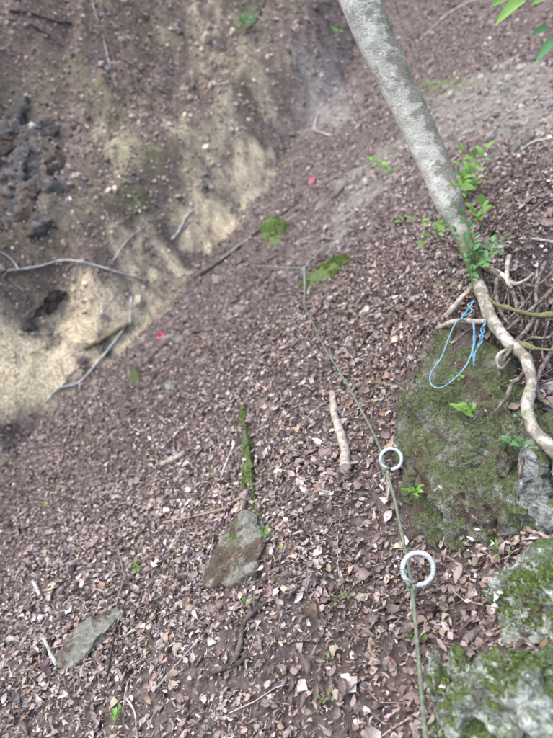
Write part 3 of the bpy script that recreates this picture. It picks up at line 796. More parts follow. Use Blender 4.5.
#OBJECTS
# ------------------------------------------------------------------ rocks
rock('big moss grown boulder below the leaning tree, blue rope hanging against it',
     [(398, 440, .02), (404, 405, .03), (420, 365, .02), (440, 332, .02), (470, 322, .0), (500, 352, .02), (536, 400, .03), (556, 440, .02), (562, 500, .01), (548, 540, .0), (500, 550, .02), (455, 553, .02), (418, 535, .03), (402, 490, .03)],
     [(425, 420, .06), (450, 375, .06), (475, 390, .06), (440, 470, .09), (480, 470, .08), (490, 515, .06), (440, 520, .08), (412, 470, .05), (505, 400, .06), (500, 440, .06), (520, 470, .06), (520, 515, .05)],
     0.15, 'big_rock', 'mossy_boulder', 'boulder', cuts=21, disp=0.02, scale=13, moss=(4500, 0.007, 0.08, -0.2, 'moss_olive'), strata=0.2, smooth=2, fine=0.5)
rock('pale lichen covered rock with green moss on top, beside the white fungus',
     [(490, 600, .02), (496, 580, .03), (520, 566, .04), (560, 556, .05), (600, 570, .05), (600, 650, .03), (545, 652, .02), (505, 648, .01), (492, 625, .02)],
     [(512, 590, .10), (545, 580, .12), (560, 620, .12), (520, 625, .09)], 0.12, 'lichen_rock', 'lichen_rock', 'rock', cuts=16, disp=0.022, scale=11, moss=(2200, 0.009, 0.2, 0.35), fine=0.4)
rock('large lichen and moss covered rock at the foot of the guide rope',
     [(436, 740, .03), (444, 700, .04), (462, 676, .04), (500, 668, .04), (560, 660, .05), (620, 680, .05), (620, 790, .05), (520, 800, .05), (440, 780, .03)],
     [(470, 700, .10), (510, 690, .12), (560, 700, .14), (500, 740, .13), (560, 750, .15)], 0.12, 'lichen_rock', 'lichen_rock', 'rock', cuts=19, disp=0.028, scale=10, moss=(2600, 0.009, 0.2, 0.3), strata=0.3, fine=0.45)
for lab, ol, cr in (
    ('upright pale wedge of stone beside the guide rope', [(428, 668, .03), (440, 655, .05), (452, 660, .05), (455, 690, .04), (440, 710, .03), (430, 700, .02)], [(441, 675, .08)]),
    ('mossy wedge of stone leaning on the large lichen rock', [(455, 664, .04), (470, 655, .06), (480, 668, .06), (472, 690, .06), (458, 690, .05)], [(468, 670, .09)])):
    rock(lab, ol, cr, 0.08, 'lichen_rock', 'stone', 'stone', cuts=7, disp=0.012, scale=14)
for lab, ol, cr, mt in (
    ('squared grey stone directly under the pale bending root', [(524, 462, .06), (536, 450, .08), (552, 456, .08), (556, 480, .07), (542, 494, .06), (525, 488, .05)], [(538, 468, .11), (546, 478, .10)], 'grey_rock'),
    ('grey stone wedged in the middle of the broken bank', [(520, 494, .05), (534, 488, .08), (552, 492, .08), (555, 510, .06), (540, 520, .05), (524, 516, .05)], [(537, 500, .11), (545, 506, .10)], 'grey_rock'),
    ('lowest pale grey stone of the broken bank above the loose soil', [(534, 520, .05), (548, 508, .07), (572, 506, .07), (574, 528, .06), (552, 540, .04), (537, 534, .04)], [(552, 518, .10), (562, 526, .09)], 'grey_rock'),
    ('mossy dark stone tucked beside the hanging rootlet', [(500, 462, .05), (510, 450, .07), (519, 466, .06), (514, 488, .05), (502, 484, .05)], [(509, 470, .11)], 'big_rock'),
    ('small mossy block at the foot of the boulder right end', [(503, 522, .04), (512, 514, .06), (524, 522, .05), (524, 540, .03), (506, 545, .03)], [(514, 530, .08)], 'big_rock'),
    ('broad grey stone at the edge of the broken bank', [(554, 455, .06), (590, 450, .06), (600, 490, .06), (570, 502, .05), (557, 485, .05)], [(575, 475, .12)], 'grey_rock'),
    ('dark earthy stone below the root hollow', [(538, 425, .04), (560, 418, .06), (580, 440, .05), (560, 452, .04), (542, 447, .04)], [(558, 434, .09)], 'big_rock')):
    rock(lab, ol, cr, 0.08, mt, 'stone', 'stone', cuts=9, disp=0.010, scale=16, smooth=1)
rock('flat dark grey stone lying behind the near eye bolt', [(414, 603, .005), (424, 597, .01), (438, 600, .01), (438, 612, .005), (424, 614, .005)], [(426, 604, .022)], 0.03, 'dark_rock', 'stone', 'stone', cuts=6, disp=0.005, scale=20)
rock('broad grey slab of bedrock bared under the mossy edge', [(205, 572, .02), (215, 560, .035), (243, 535, .045), (250, 515, .04), (262, 520, .04), (272, 548, .04), (258, 580, .04), (232, 592, .03), (207, 588, .02)],
     [(235, 565, .055), (253, 545, .06), (250, 570, .05)], 0.08, 'slab', 'rock_slab', 'rock', cuts=14, disp=0.014, scale=11)
rock('long narrow grey slab half buried in pale leaves', [(58, 668, .02), (70, 648, .035), (98, 622, .04), (122, 606, .035), (128, 616, .03), (105, 642, .035), (82, 668, .03), (66, 674, .02)],
     [(85, 646, .05), (108, 622, .05)], 0.08, 'slab', 'rock_slab', 'rock', cuts=13, disp=0.014, scale=11)
rock('long bright green mossy slab beside the thin stake', [(292, 298, .0), (302, 282, .02), (325, 265, .03), (352, 252, .02), (352, 260, .01), (335, 277, .02), (312, 295, .0)],
     [(318, 278, .045), (336, 266, .045)], 0.1, 'moss_rock', 'mossy_rock', 'rock', cuts=9, disp=0.02, scale=8, moss=(1800, 0.016, 0.0, -0.2))
rock('small rounded rock capped with dark green moss on the bare slope', [(262, 240, .0), (262, 226, .05), (275, 219, .06), (287, 224, .05), (286, 236, .03), (272, 250, .0)],
     [(274, 229, .12)], 0.1, 'moss_rock', 'mossy_rock', 'rock', cuts=8, disp=0.02, scale=8, moss=(1300, 0.016, 0.05, 0.2))
rock('thin fin of rock edged with green moss above the grey slab', [(238, 400, .0), (240, 393, .0), (245, 420, .02), (252, 455, .03), (262, 520, .02), (262, 528, .0), (256, 505, .01), (240, 486, -.01), (246, 440, .0)],
     [(250, 460, .035), (244, 425, .025), (258, 500, .03)], 0.06, 'moss_rock', 'mossy_rock', 'rock', cuts=9, disp=0.012, scale=10, moss=(1000, 0.011, 0.0, -0.3))
rock('small dark stump of mossy stone above the gully', [(128, 388, .0), (130, 374, .05), (138, 370, .06), (143, 378, .05), (140, 390, .0)], [(136, 376, .10)], 0.08, 'big_rock', 'stone', 'stone', cuts=6, disp=0.012, scale=12)
rock('bluish grey stone lying in brown soil above the gully', [(163, 390, .0), (168, 382, .03), (176, 383, .03), (176, 393, .01), (168, 396, .0)], [(170, 388, .05)], 0.05, 'grey_rock', 'stone', 'stone', cuts=6, disp=0.01, scale=12)
rock('dark rock beneath the overhang of the far bank', [(20, 330, .0), (30, 305, .08), (55, 288, .12), (68, 292, .08), (55, 312, .05), (35, 332, .02)], [(45, 305, .12)], 0.2, 'dark_rock', 'rock', 'rock', cuts=9, disp=0.05, scale=4)
# dark outcrop on the far bank
g0 = ground(20, 220)
oc = empty('rock_outcrop', g0, 'dark broken rock outcrop standing out of the far bank', 'rock outcrop')
rr_ = random.Random(5)
for i in range(60):
    px = rr_.uniform(-45, 52); py = rr_.uniform(98, 235)
    w = rr_.uniform(9, 24); h = rr_.uniform(8, 17)
    ol = []
    for k in range(6):
        a = k * math.pi / 3 + rr_.uniform(-.3, .3)
        ol.append((px + w * math.cos(a), py + h * math.sin(a), rr_.uniform(-.03, .045)))
    pts = rock_pts(ol, [(px, py, rr_.uniform(.01, .07)), (px + 4, py - 5, rr_.uniform(.01, .07))], 0.2)
    link('stone', rock_mesh('stone', pts, 7, 0.03, 6, 40 + i, g0, smooth=1, fine=0.3), M['dark_rock'], oc)
# loose stones
LOOSE = [('pale rounded stone in brown soil left of the slope', 82, 478, 5), ('small white stone on the bare soil by the gully', 113, 476, 3.5), ('chalky stone at the lip of the gully', 60, 432, 4), ('bluish stone beside the pale fallen branch', 95, 393, 4),
         ('pale stone high on the far bank', 80, 22, 5), ('light stone among the yellow soil of the chute', 205, 175, 6), ('grey boulder stone in the middle of the yellow chute', 203, 188, 7), ('ochre stone on the yellow chute', 165, 112, 6),
         ('pale stone on the bare soil behind the trunk', 452, 118, 4), ('grey stone sticking from the bare soil high behind the trunk', 508, 92, 7), ('flat stone on the ledge above the roots', 493, 88, 5)]
for i, (lab, px, py, w) in enumerate(LOOSE):
    ol = [(px + w * math.cos(a) * (1 + .2 * math.sin(3 * a + i)), py + w * .7 * math.sin(a), .005) for a in np.linspace(0, 5.2, 6)]
    t0 = hit_t(px, py); hh = w * t0 / FPX
    rock(lab, ol, [(px, py, hh * 0.7), (px + 1, py - 1, hh * 0.6)], hh, 'slab' if 'yellow' in lab or 'ochre' in lab else 'grey_rock', 'stone', 'stone', cuts=5, disp=hh * .25, scale=12)

# ------------------------------------------------------------------ the leaning tree
def nd(px, py): return hit_t(px, py, False)          # distance to the bank before the hollow washed out
tb = nd(480, 285)
base = at(484, 292, tb)
tree = empty('leaning_tree', base, 'leaning tree with pale lichen mottled bark rooted above the mossy boulder', 'tree')
tp = [at(486, 300, tb + .06), at(478, 280, tb - .01), at(468, 252, tb + .02), at(458, 224, tb + .04), at(449, 202, tb + .03), at(426, 145, tb - .01), at(401, 92, tb - .06), at(379, 45, tb - .12), at(359, 0, tb - .17), at(330, -65, tb - .22), at(295, -150, tb - .25), at(255, -260, tb - .25), at(215, -400, tb - .2)]
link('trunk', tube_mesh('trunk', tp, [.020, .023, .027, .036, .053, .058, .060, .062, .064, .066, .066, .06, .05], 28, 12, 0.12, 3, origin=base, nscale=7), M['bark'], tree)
def rt(name, path, rad, mat, rough=0.3, segs=8):
    pts = [at(p[0], p[1], nd(p[0], p[1]) - p[2]) for p in path]
    link(name, tube_mesh(name, pts, rad, segs, 8, rough, len(path), origin=base, nscale=22), M[mat], tree)
rt('root', [(470, 258, .02), (480, 288, .06), (491, 318, .09), (508, 342, .10), (525, 358, .10), (531, 383, .10), (527, 408, .10), (534, 430, .10), (555, 452, .11), (585, 478, .05)],
   [.024, .024, .022, .020, .018, .017, .017, .018, .020, .022], 'root', 0.25, 10)
rt('root', [(476, 276, .05), (490, 300, .10), (512, 309, .12), (535, 315, .10), (560, 314, .10), (585, 316, .0)], [.009, .007, .0065, .007, .008, .008], 'moss_root', 0.9)
rt('root', [(497, 335, .09), (515, 342, .10), (535, 348, .11), (560, 350, .1), (590, 348, .0)], [.008, .0065, .0065, .007, .007], 'moss_root', 0.9)
rt('root', [(493, 270, .0), (501, 274, .05), (507, 279, .06), (515, 284, .05), (526, 280, .03), (533, 274, -.02)], [.009, .009, .008, .008, .007, .005], 'tan_wood', 0.3)
rt('root', [(509, 256, -.03), (507, 268, .05), (507, 280, .07), (511, 288, .05)], [.009, .009, .009, .008], 'tan_wood', 0.3)
rt('root', [(549, 290, -.02), (530, 325, .07), (510, 350, .12), (500, 366, .09)], [.006, .008, .007, .005], 'dry_root', 0.3)
rt('root', [(524, 346, .06), (502, 352, .11), (497, 362, .10), (502, 368, .09), (512, 356, .05)], [.007, .006, .006, .005, .004], 'root', 0.3)
rt('root', [(519, 352, .07), (524, 372, .07), (512, 384, .08), (506, 398, .09), (494, 412, .08)], [.007, .007, .007, .006, .003], 'dry_root', 0.35)
rt('root', [(556, 345, .06), (540, 372, .06), (538, 395, .05), (550, 405, .05), (565, 415, .02)], [.009, .008, .007, .007, .005], 'dry_root', 0.35)
rt('root', [(536, 288, -.02), (522, 306, .05), (502, 325, .06), (492, 340, .02)], [.004, .005, .005, .003], 'dry_root', 0.3)
rt('root', [(560, 262, -.03), (540, 284, .04), (522, 284, .03), (512, 280, -.02)], [.005, .005, .004, .003], 'dry_root', 0.3)
rt('root', [(520, 290, -.02), (523, 312, .05), (521, 334, .03)], [.004, .005, .003], 'dry_root', 0.3)
rt('root', [(532, 440, .08), (522, 462, .08), (518, 485, .07), (517, 505, .05)], [.004, .004, .003, .002], 'dry_root', 0.3, 6)
rt('root', [(555, 300, .0), (546, 330, .05), (542, 352, .06), (548, 372, .02)], [.005, .005, .004, .003], 'dry_root', 0.3, 6)
for pth, rd in (([(462, 226, .0), (474, 222, .05), (490, 214, .02), (505, 212, -.03)], [.022, .016, .011, .007]), ([(468, 248, .02), (482, 246, .05), (497, 250, .03), (512, 246, -.03)], [.018, .013, .010, .006]),
                ([(455, 222, .0), (449, 236, .02), (440, 246, -.03)], [.018, .013, .008]), ([(474, 268, .03), (488, 270, .06), (500, 276, .05), (514, 296, .03), (518, 318, .02)], [.014, .012, .010, .008, .005]),
                ([(560, 280, .03), (542, 300, .07), (520, 318, .09), (506, 330, .09)], [.008, .007, .006, .004]), ([(545, 262, -.03), (536, 290, .05), (538, 318, .08), (531, 340, .07)], [.007, .007, .006, .004]),
                ([(500, 262, -.03), (496, 288, .06), (500, 310, .09), (512, 328, .08)], [.007, .007, .006, .004]), ([(565, 325, .05), (548, 338, .09), (530, 338, .09), (514, 350, .1)], [.006, .006, .005, .004])):
    rt('root', pth, rd, 'dry_root', .35)
# rootlets
rq = random.Random(12)
for i in range(60):
    px = rq.uniform(480, 560); py = rq.uniform(268, 330); ln = rq.uniform(14, 40); e = rq.uniform(-.06, .06)
    dx = rq.uniform(-14, 10)
    rt('rootlet', [(px, py, e - .04), (px + dx * .5 + rq.uniform(-5, 5), py + ln * .5, e), (px + dx, py + ln, e - .02)], [.0022, .0018, .001], 'dry_root', 0.0, 5)
for i in range(34):
    px = rq.uniform(452, 520); py = rq.uniform(170, 250)
    pts = []
    for k in range(4):
        g = ground(px + k * rq.uniform(6, 13), py - k * rq.uniform(-3, 9), 0.012 + rq.uniform(0, .03)); pts.append(g)
    link('rootlet', tube_mesh('rootlet', pts, [.003, .0025, .0012], 5, 5, 0, origin=base), M['dry_root'], tree)
# stubs of cut branch crossing the boulder top
def free_stick(label, path, rad, mat, name='fallen_stick', cat='stick'):
    pts = [at(p[0], p[1], nd(p[0], p[1]) - p[2]) for p in path]
    me = tube_mesh(name, pts, rad, 8, 8, 0.3, len(STICKS) + 50, origin=pts[0], nscale=20)
    o = link(name, me, M[mat]); o.location = pts[0]; tag(o, label, cat); STICKS.append(o); return o
free_stick('short bare stick lying across the boulder top under the blue rope', [(437, 328, .06), (458, 321, .08), (478, 322, .10), (490, 319, .09)], [.010, .010, .010, .009], 'tan_wood')
free_stick('bare stick leaning from the boulder top against the root', [(448, 314, .03), (459, 301, .05), (472, 287, .05)], [.011, .010, .009], 'tan_wood')
free_stick('dark thin stick under the blue rope on the boulder', [(452, 345, .08), (465, 333, .09), (476, 326, .09)], [.006, .006, .005], 'dark_wood')

# ------------------------------------------------------------------ blue rope
br = empty('blue_rope', at(474, 300, nd(474, 300)), 'thin blue rope looped over the cut stick and hanging down the boulder', 'rope')
b0 = br.location.copy()
def rope_piece(name, path, rad, mat, root, per=14, pitch=0.02):
    link(name, tube_mesh(name, [at(p[0], p[1], nd(p[0], p[1]) - p[2]) for p in path], [rad], 9, per, 0, 0, origin=root.location, strand=3, pitch=pitch), M[mat], root)
rope_piece('hanging_loop', [(462, 318, 0.11), (455, 324, 0.11), (448, 340, 0.14), (441, 358, 0.18), (431, 373, 0.18), (431, 384, 0.18), (440, 388, 0.18), (453, 380, 0.18), (465, 367, 0.18), (472, 352, 0.18), (474, 336, 0.14), (473, 322, 0.11)], .0026, 'blue_fade', br)
rope_piece('loose_end', [(474, 322, .11), (475, 340, .11), (473, 352, .11), (474, 366, .11)], .0026, 'blue_rope', br)
rope_piece('upper_strand', [(474, 300, .11), (470, 307, .11), (466, 312, .11), (462, 318, .11), (466, 320, .11)], .0028, 'blue_rope', br)
rope_piece('upper_strand', [(475, 301, .11), (468, 305, .11), (472, 311, .11), (464, 316, .11)], .0027, 'blue_rope', br)
rope_piece('knotted_strand', [(486, 320, .11), (483, 327, .12), (484, 332, .11), (480, 336, .13), (482, 341, .12), (478, 347, .12), (475, 354, .12), (474, 362, .11)], .0028, 'blue_rope', br)
rope_piece('knotted_strand', [(484, 320, .11), (485, 324, .13), (481, 329, .12), (482, 334, .11), (483, 337, .13), (479, 343, .11), (477, 349, .13)], .0026, 'blue_rope', br)

# ------------------------------------------------------------------ eye bolts and guide rope
def eye_bolt(label, px, py, t, diam, wire, ribs, foot, tiltx=0.25, rotz=0.0):
    g = ground(*foot); t = hit_t(*foot) - t; c = at(px, py, t)
    o = empty('eye_bolt', g, label, 'eye bolt', 'eye bolts along the guide rope')
    n = 120; Rr = diam / 2 - wire
    M3 = Matrix.Rotation(rotz, 3, 'Z') @ Matrix.Rotation(-tiltx, 3, 'X')
    pts = []
    for i in range(n):
        a = 2 * math.pi * i / n
        pts.append(c + M3 @ Vector((Rr * math.cos(a), 0, Rr * math.sin(a))))
    me = tube_mesh('ring', pts, [wire], 10, 1, 0, 0, origin=g, closed=True)
    if ribs:
        co = np.zeros(len(me.vertices) * 3); me.vertices.foreach_get('co', co); co = co.reshape(n, 10, 3)
        ctr = co.mean(1, keepdims=True); ph = np.arange(n) / n * 2 * math.pi * ribs
        k = 1 + 0.11 * np.sign(np.sin(ph)) * np.abs(np.sin(ph)) ** .5
        co = ctr + (co - ctr) * k[:, None, None]
        me.vertices.foreach_set('co', co.ravel())
    link('ring', me, M['galv'], o)
    low = c + M3 @ Vector((-0.25 * Rr, 0, -0.97 * Rr))
    dn = (g - low)
    link('shank', tube_mesh('shank', [low, low + dn * .5, g + Vector((0, 0, -.08))], [wire * .95], 10, 8, 0, 0, origin=g), M['galv'], o)
    return o, c
e1, c1 = eye_bolt('thick ribbed galvanised eye bolt near the flat dark stone', 418, 569, .02, .100, .0072, 40, (411, 612), 0.45, 0.1)
e2, c2 = eye_bolt('plain galvanised eye bolt standing beside the mossy boulder', 391, 459, .06, .078, .0058, 0, (388, 490), 0.35, -0.1)
T1 = hit_t(411, 612) - .02; T2 = hit_t(388, 490) - .06
gr_pts = [at(440, 850, hit_t(440, 850) - .22), at(430, 770, hit_t(430, 770) - .17), at(424, 720, hit_t(424, 720) - .14), at(417, 640, hit_t(417, 640) - .07), at(411, 582, T1 + .0), at(402, 535, T1 + (T2 - T1) * .42), at(394, 497, T1 + (T2 - T1) * .76), at(386, 470, T2 - .005)]
gr_pts += [at(px, py, hit_t(px, py) - l) for px, py, l in ((377, 441, .08), (358, 404, .09), (341, 374, .10), (322, 343, .12))]
gs = ground(304, 306, .02); gr_pts += [gs + Vector((0, 0, .02))]
gro = empty('guide_rope', gr_pts[4], 'thin dull green guide rope threaded through the eye bolts up to the stake', 'rope')
gme = tube_mesh('line', gr_pts, [.0052, .005, .0045, .004], 9, 60, 0, 0, origin=gr_pts[4], strand=3, pitch=0.028)
link('line', gme, M['guide_rope'], gro)
def knot(root, c, size, mat, name='knot', ax=(0, 0, 1)):
    P = []
    q = Vector((0, 0, 1)).rotation_difference(Vector(ax))
    for i in range(40):
        a = 2 * math.pi * i / 40
        P.append(c + q @ Vector(((math.sin(a) + 2 * math.sin(2 * a)) * size / 3, (math.cos(a) - 2 * math.cos(2 * a)) * size / 3, -math.sin(3 * a) * size / 2)))
    link(name, tube_mesh(name, P, [.0055], 7, 1, 0, 0, origin=root.location, closed=True), M[mat], root)
knot(gro, at(411, 585, T1 - .01), .014, 'guide_rope', ax=(0.2, -.6, .6)); knot(gro, at(386, 471, T2 - .01), .012, 'guide_rope', ax=(.2, -.6, .6))
link('loose_tail', tube_mesh('loose_tail', [at(387, 472, T2 - .015), at(389, 486, T2 - .04), at(387, 500, T2 - .05)], [.006, .005, .004], 7, 6, 0, origin=gro.location), M['tan_wood'], gro)

st_g = ground(304, 308)
t_st = hit_t(304, 308)
stk = empty('marker_stake', st_g, 'thin upright stake holding pale cords on the leaf slope', 'stake')
link('pole', tube_mesh('pole', [st_g + Vector((0, 0, -.1)), st_g + Vector((.002, 0, .12)), at(304, 266, t_st)], [.006, .006, .005], 8, 6, .15, origin=st_g), M['cord'], stk)
link('lashing', tube_mesh('lashing', [at(303.5, 268, t_st) + Vector((0.012 * math.cos(a), 0.012 * math.sin(a), -0.0035 * a)) for a in np.linspace(0, 12, 40)], [.0035], 6, 2, 0, origin=st_g), M['cord'], stk)
ta = hit_t(226, 263)
cords = empty('tied_cord', at(304, 268, t_st), 'pale green cord stretched from the stake head across the slope', 'cord')
link('cord', tube_mesh('cord', [at(304, 268, t_st), at(285, 267.5, t_st + (ta - t_st) * .22), at(260, 266, t_st + (ta - t_st) * .55), at(226, 263, ta - .02)], [.0036], 7, 20, 0, origin=cords.location, strand=3, pitch=.03), M['cord'], cords)
tbk = hit_t(323, 248)
link('cord', tube_mesh('cord', [at(304, 268, t_st), at(313, 258, t_st + (tbk - t_st) * .5), at(323, 248, tbk - .02)], [.0036], 7, 20, 0, origin=cords.location, strand=3, pitch=.03), M['cord'], cords)

# ------------------------------------------------------------------ fallen sticks and branches
stick('thick bare tan stick lying beside the guide rope', [(334, 396), (336, 418), (341, 432), (346, 452), (348, 474)], (.017, .024), 'tan_wood', segs=12, rough=.3)
stick('bent dark stick lying in an elbow among the pale leaves', [(236, 668), (243, 650), (250, 622), (271, 604)], (.011, .008), 'dark_wood')
stick('dark mossy stick lying at the foot of the bent dark stick', [(215, 674), (228, 670), (243, 664), (250, 655)], (.010, .008), 'dark_wood')
stick('short pale stick standing out of the leaves by the narrow slab', [(53, 645, .04), (57, 657, .02), (60, 668, 0)], (.007, .008), 'pale_wood')
stick('stubby pale stick in the leaves uphill of the narrow slab', [(40, 587, .03), (43, 598, 0)], (.009, .009), 'pale_wood')
stick('long grey branch arching over the far bank onto the yellow soil', [(5, 272), (35, 268), (62, 261), (85, 263), (115, 273), (148, 282)], (.012, .016), 'pale_wood', 'fallen_branch', 'branch', twigs=[[(18, 270), (8, 258), (-6, 250)]])
stick('crooked pale branch lying down the yellow gully wall', [(45, 403), (58, 390), (80, 383), (98, 362), (112, 345), (124, 328)], (.010, .017), 'pale_wood', 'fallen_branch', 'branch', twigs=[[(80, 383), (80, 392)], [(60, 389), (66, 381), (70, 378)]])
stick('short greenish brown log lying across the top of the crooked pale branch', [(84, 350), (100, 341), (114, 332), (127, 325)], (.022, .027), 'brown_wood', segs=10)
stick('upright pale snag at the lip of the gully above the brown log', [(129, 325, .02), (128, 312, .03), (127, 300, .05)], (.016, .013), 'pale_wood')
stick('pale vine stem trailing down the far bank', [(88, -15), (94, 10), (103, 40), (110, 68), (117, 90)], (.008, .006), 'pale_wood', 'vine', 'vine')
stick('thin vine stem beside the paler vine on the far bank', [(95, -15), (103, 18), (110, 45), (116, 75), (117, 92)], (.006, .005), 'dry_root', 'vine', 'vine')
stick('stub of vine below the trailing stems on the far bank', [(122, 88), (127, 95), (131, 102)], (.012, .010), 'dry_root', 'vine', 'vine')
stick('long dark branch with pale broken end lying below the small mossy rock', [(195, 280), (207, 272), (222, 262), (240, 248), (258, 233), (280, 217), (300, 203)], (.020, .010), 'dark_wood', 'fallen_branch', 'branch')
stick('white barkless stick beside the long dark branch', [(222, 262, .015), (236, 252, .02), (252, 240, .015)], (.010, .010), 'pale_wood')
stick('dark stick pointing uphill between bare soil patches', [(334, 201), (340, 195), (345, 189)], (.018, .014), 'dark_wood')
stick('pale broken stub beside the yellow soil streak', [(170, 241), (178, 232), (186, 218), (193, 211)], (.016, .014), 'pale_wood', twigs=[[(180, 230), (190, 222)]])
stick('thin tan stick running down the yellow chute', [(112, 262), (122, 247), (132, 236), (145, 226)], (.010, .006), 'tan_wood')
stick('pale twig forking on the grey soil beyond the slope', [(332, 138), (322, 134), (315, 130), (318, 115), (322, 103)], (.016, .010), 'pale_wood', twigs=[[(315, 130), (300, 134), (290, 142)]])
stick('pale curving branch on the slope high behind the trunk', [(420, 42), (432, 30), (448, 16), (465, 6), (490, -4)], (.014, .020), 'tan_wood', 'fallen_branch', 'branch')
stick('grey bent branch on the ledge to the right of the leafy seedling', [(506, 163), (515, 158), (526, 150), (540, 143), (575, 140)], (.009, .014), 'pale_wood', 'fallen_branch', 'branch')
stick('pale splinter lying on the dark soil above the roots', [(530, 241), (545, 243), (562, 247)], (.006, .009), 'pale_wood')
stick('straight pale stick leaning over the mossy fin of rock', [(225, 482, .01), (234, 468, .03), (243, 450, .04)], (.007, .007), 'pale_wood')
stick('dark stick pressed against the lower end of the mossy fin', [(247, 520, .01), (251, 508, .02), (256, 492, .02)], (.008, .006), 'dark_wood')
stick('weathered flat tan stick in the litter below the yellow gully', [(163, 467), (176, 461), (188, 455)], (.016, .018), 'tan_wood')
for i, (lab, pix, rad, mt) in enumerate([
    ('long thin dark stick sloping through the litter below the weathered tan stick', [(114, 517), (125, 503), (138, 486), (150, 470)], (.008, .005), 'dark_wood'),
    ('thin brown stick end to end with the long thin dark one', [(78, 545), (92, 530), (108, 514)], (.007, .004), 'dark_wood'),
    ('dark stick lying above the straight pale stick', [(195, 462), (207, 448), (218, 440)], (.007, .005), 'dark_wood'),
    ('slender dark stick over the pale leaves above the mossy fin', [(262, 432), (275, 425), (280, 420)], (.006, .005), 'pale_wood'),
    ('long slender twig lying downhill of the broad grey slab', [(120, 578), (150, 562), (172, 556)], (.005, .004), 'dark_wood'),
    ('grey twig running diagonally above the broad grey slab', [(135, 540), (160, 520), (176, 512)], (.005, .003), 'brown_wood'),
    ('thin pale twig running toward the bent dark stick', [(160, 690), (182, 665), (204, 640)], (.004, .003), 'pale_wood'),
    ('wispy grey twig curving through the lowest leaves', [(130, 700), (138, 715), (140, 735), (142, 760)], (.004, .003), 'pale_wood'),
    ('thin dark twig on the trail below the near eye bolt', [(276, 738), (278, 722), (282, 714)], (.006, .004), 'dark_wood'),
    ('slim twig crossing the leaves left of the near eye bolt', [(300, 648), (320, 628), (332, 610)], (.003, .002), 'dry_root'),
    ('slim twig lying beside the thick bare stick', [(352, 420), (368, 410), (384, 404)], (.005, .004), 'dry_root'),
    ('brown twig in the leaves downhill from the marker stake', [(232, 352), (250, 335), (262, 326)], (.006, .004), 'dark_wood'),
    ('slim dark twig under the tied cord', [(236, 300), (255, 286), (270, 282)], (.007, .004), 'dark_wood'),
    ('small pale twig on bare soil uphill of the marker stake', [(370, 315), (385, 305), (392, 300)], (.006, .004), 'dry_root'),
    ('dark twig pointing at the small mossy stone stump', [(142, 374), (150, 362), (158, 352)], (.010, .006), 'dark_wood'),
    ('thin twig hanging down the gully lip', [(92, 470), (86, 462), (89, 450), (88, 440)], (.006, .004), 'dry_root'),
    ('twig fork on the far bank below the dark outcrop', [(120, 225), (135, 213), (150, 208)], (.010, .006), 'dry_root'),
    ('dark twig lodged high on the far bank', [(30, 24), (45, 34), (62, 48)], (.020, .012), 'dark_wood'),
    ('dark branch resting on the crest of the far bank', [(10, 12), (30, 14), (55, 22), (72, 24)], (.018, .012), 'dark_wood'),
    ('dark stem lying beside the green tuft at the chute head', [(243, 38), (252, 25), (260, 12), (266, -6)], (.012, .018), 'dark_wood'),
    ('dark stick across the upper chute', [(140, 88), (160, 105), (178, 118)], (.014, .010), 'dark_wood')]):
    stick(lab, pix, rad, mt)

# ------------------------------------------------------------------ pink tape, fungus
def crumple(label, px, py, size, mat, name='marking_tape', cat='tape', lift=0.03, seed=0, extra=None):
    g = ground(px, py, lift * .8); rng = random.Random(seed)
    o = empty(name, g, label, cat, 'scraps of pink marking tape')
    for k in range(3):
        pts = [Vector((rng.uniform(-.4, .4), rng.uniform(-.4, .4), 0.0)) * size]
        for j in range(4): pts.append(Vector((rng.uniform(-.6, .6), rng.uniform(-.6, .6), rng.uniform(.1, 1))) * size)
        C = catmull(pts, 5); w = size * .28; V = []; 
        up = Vector((rng.uniform(-1, 1), rng.uniform(-1, 1), 1)).normalized()
        for c in C: V += [tuple(Vector(c) + up * w), tuple(Vector(c) - up * w), tuple(Vector(c) - up * w + Vector((.0012, .0012, 0))), tuple(Vector(c) + up * w + Vector((.0012, .0012, 0)))]
        n = len(C); F = []
        for i in range(n - 1):
            a = 4 * i; b = a + 4
            F += [(a, a + 1, b + 1, b), (a + 1, a + 2, b + 2, b + 1), (a + 2, a + 3, b + 3, b + 2), (a + 3, a, b, b + 3)]
        F += [(0, 3, 2, 1), (4 * n - 4, 4 * n - 3, 4 * n - 2, 4 * n - 1)]
        me = bpy.data.meshes.new('ribbon'); me.from_pydata(V, [], F); me.update()
        link('ribbon', me, M[mat if not (extra and k == 2) else extra], o)
crumple('crumpled scrap of pink marking tape on the brown soil near the gully', 163, 341, .046, 'pink', seed=3)
crumple('scrap of pink and blue marking tape high on the slope', 312, 185, .05, 'pink', seed=5, extra='blue_rope')
crumple('tiny pale pink scrap of marking tape near the mossy stump', 134, 366, .014, 'pink', seed=8)
fb = at(494, 608, hit_t(494, 608) - .06)
fo = empty('bracket_fungus', fb, 'white crusty bracket fungus on the edge of the pale lichen rock', 'fungus')
for k, (px, py) in enumerate([(500, 592), (496, 598), (494, 605), (493, 611), (497, 596)]):
    c = at(px, py, hit_t(px, py) - .075)
    P = [c + Vector((random.uniform(-.008, .008), random.uniform(-.008, .008), random.uniform(-.005, .005))) for _ in range(10)]
    link('bracket', rock_mesh('bracket', P, 5, .003, 60, k, fb, smooth=1), M['white'], fo)

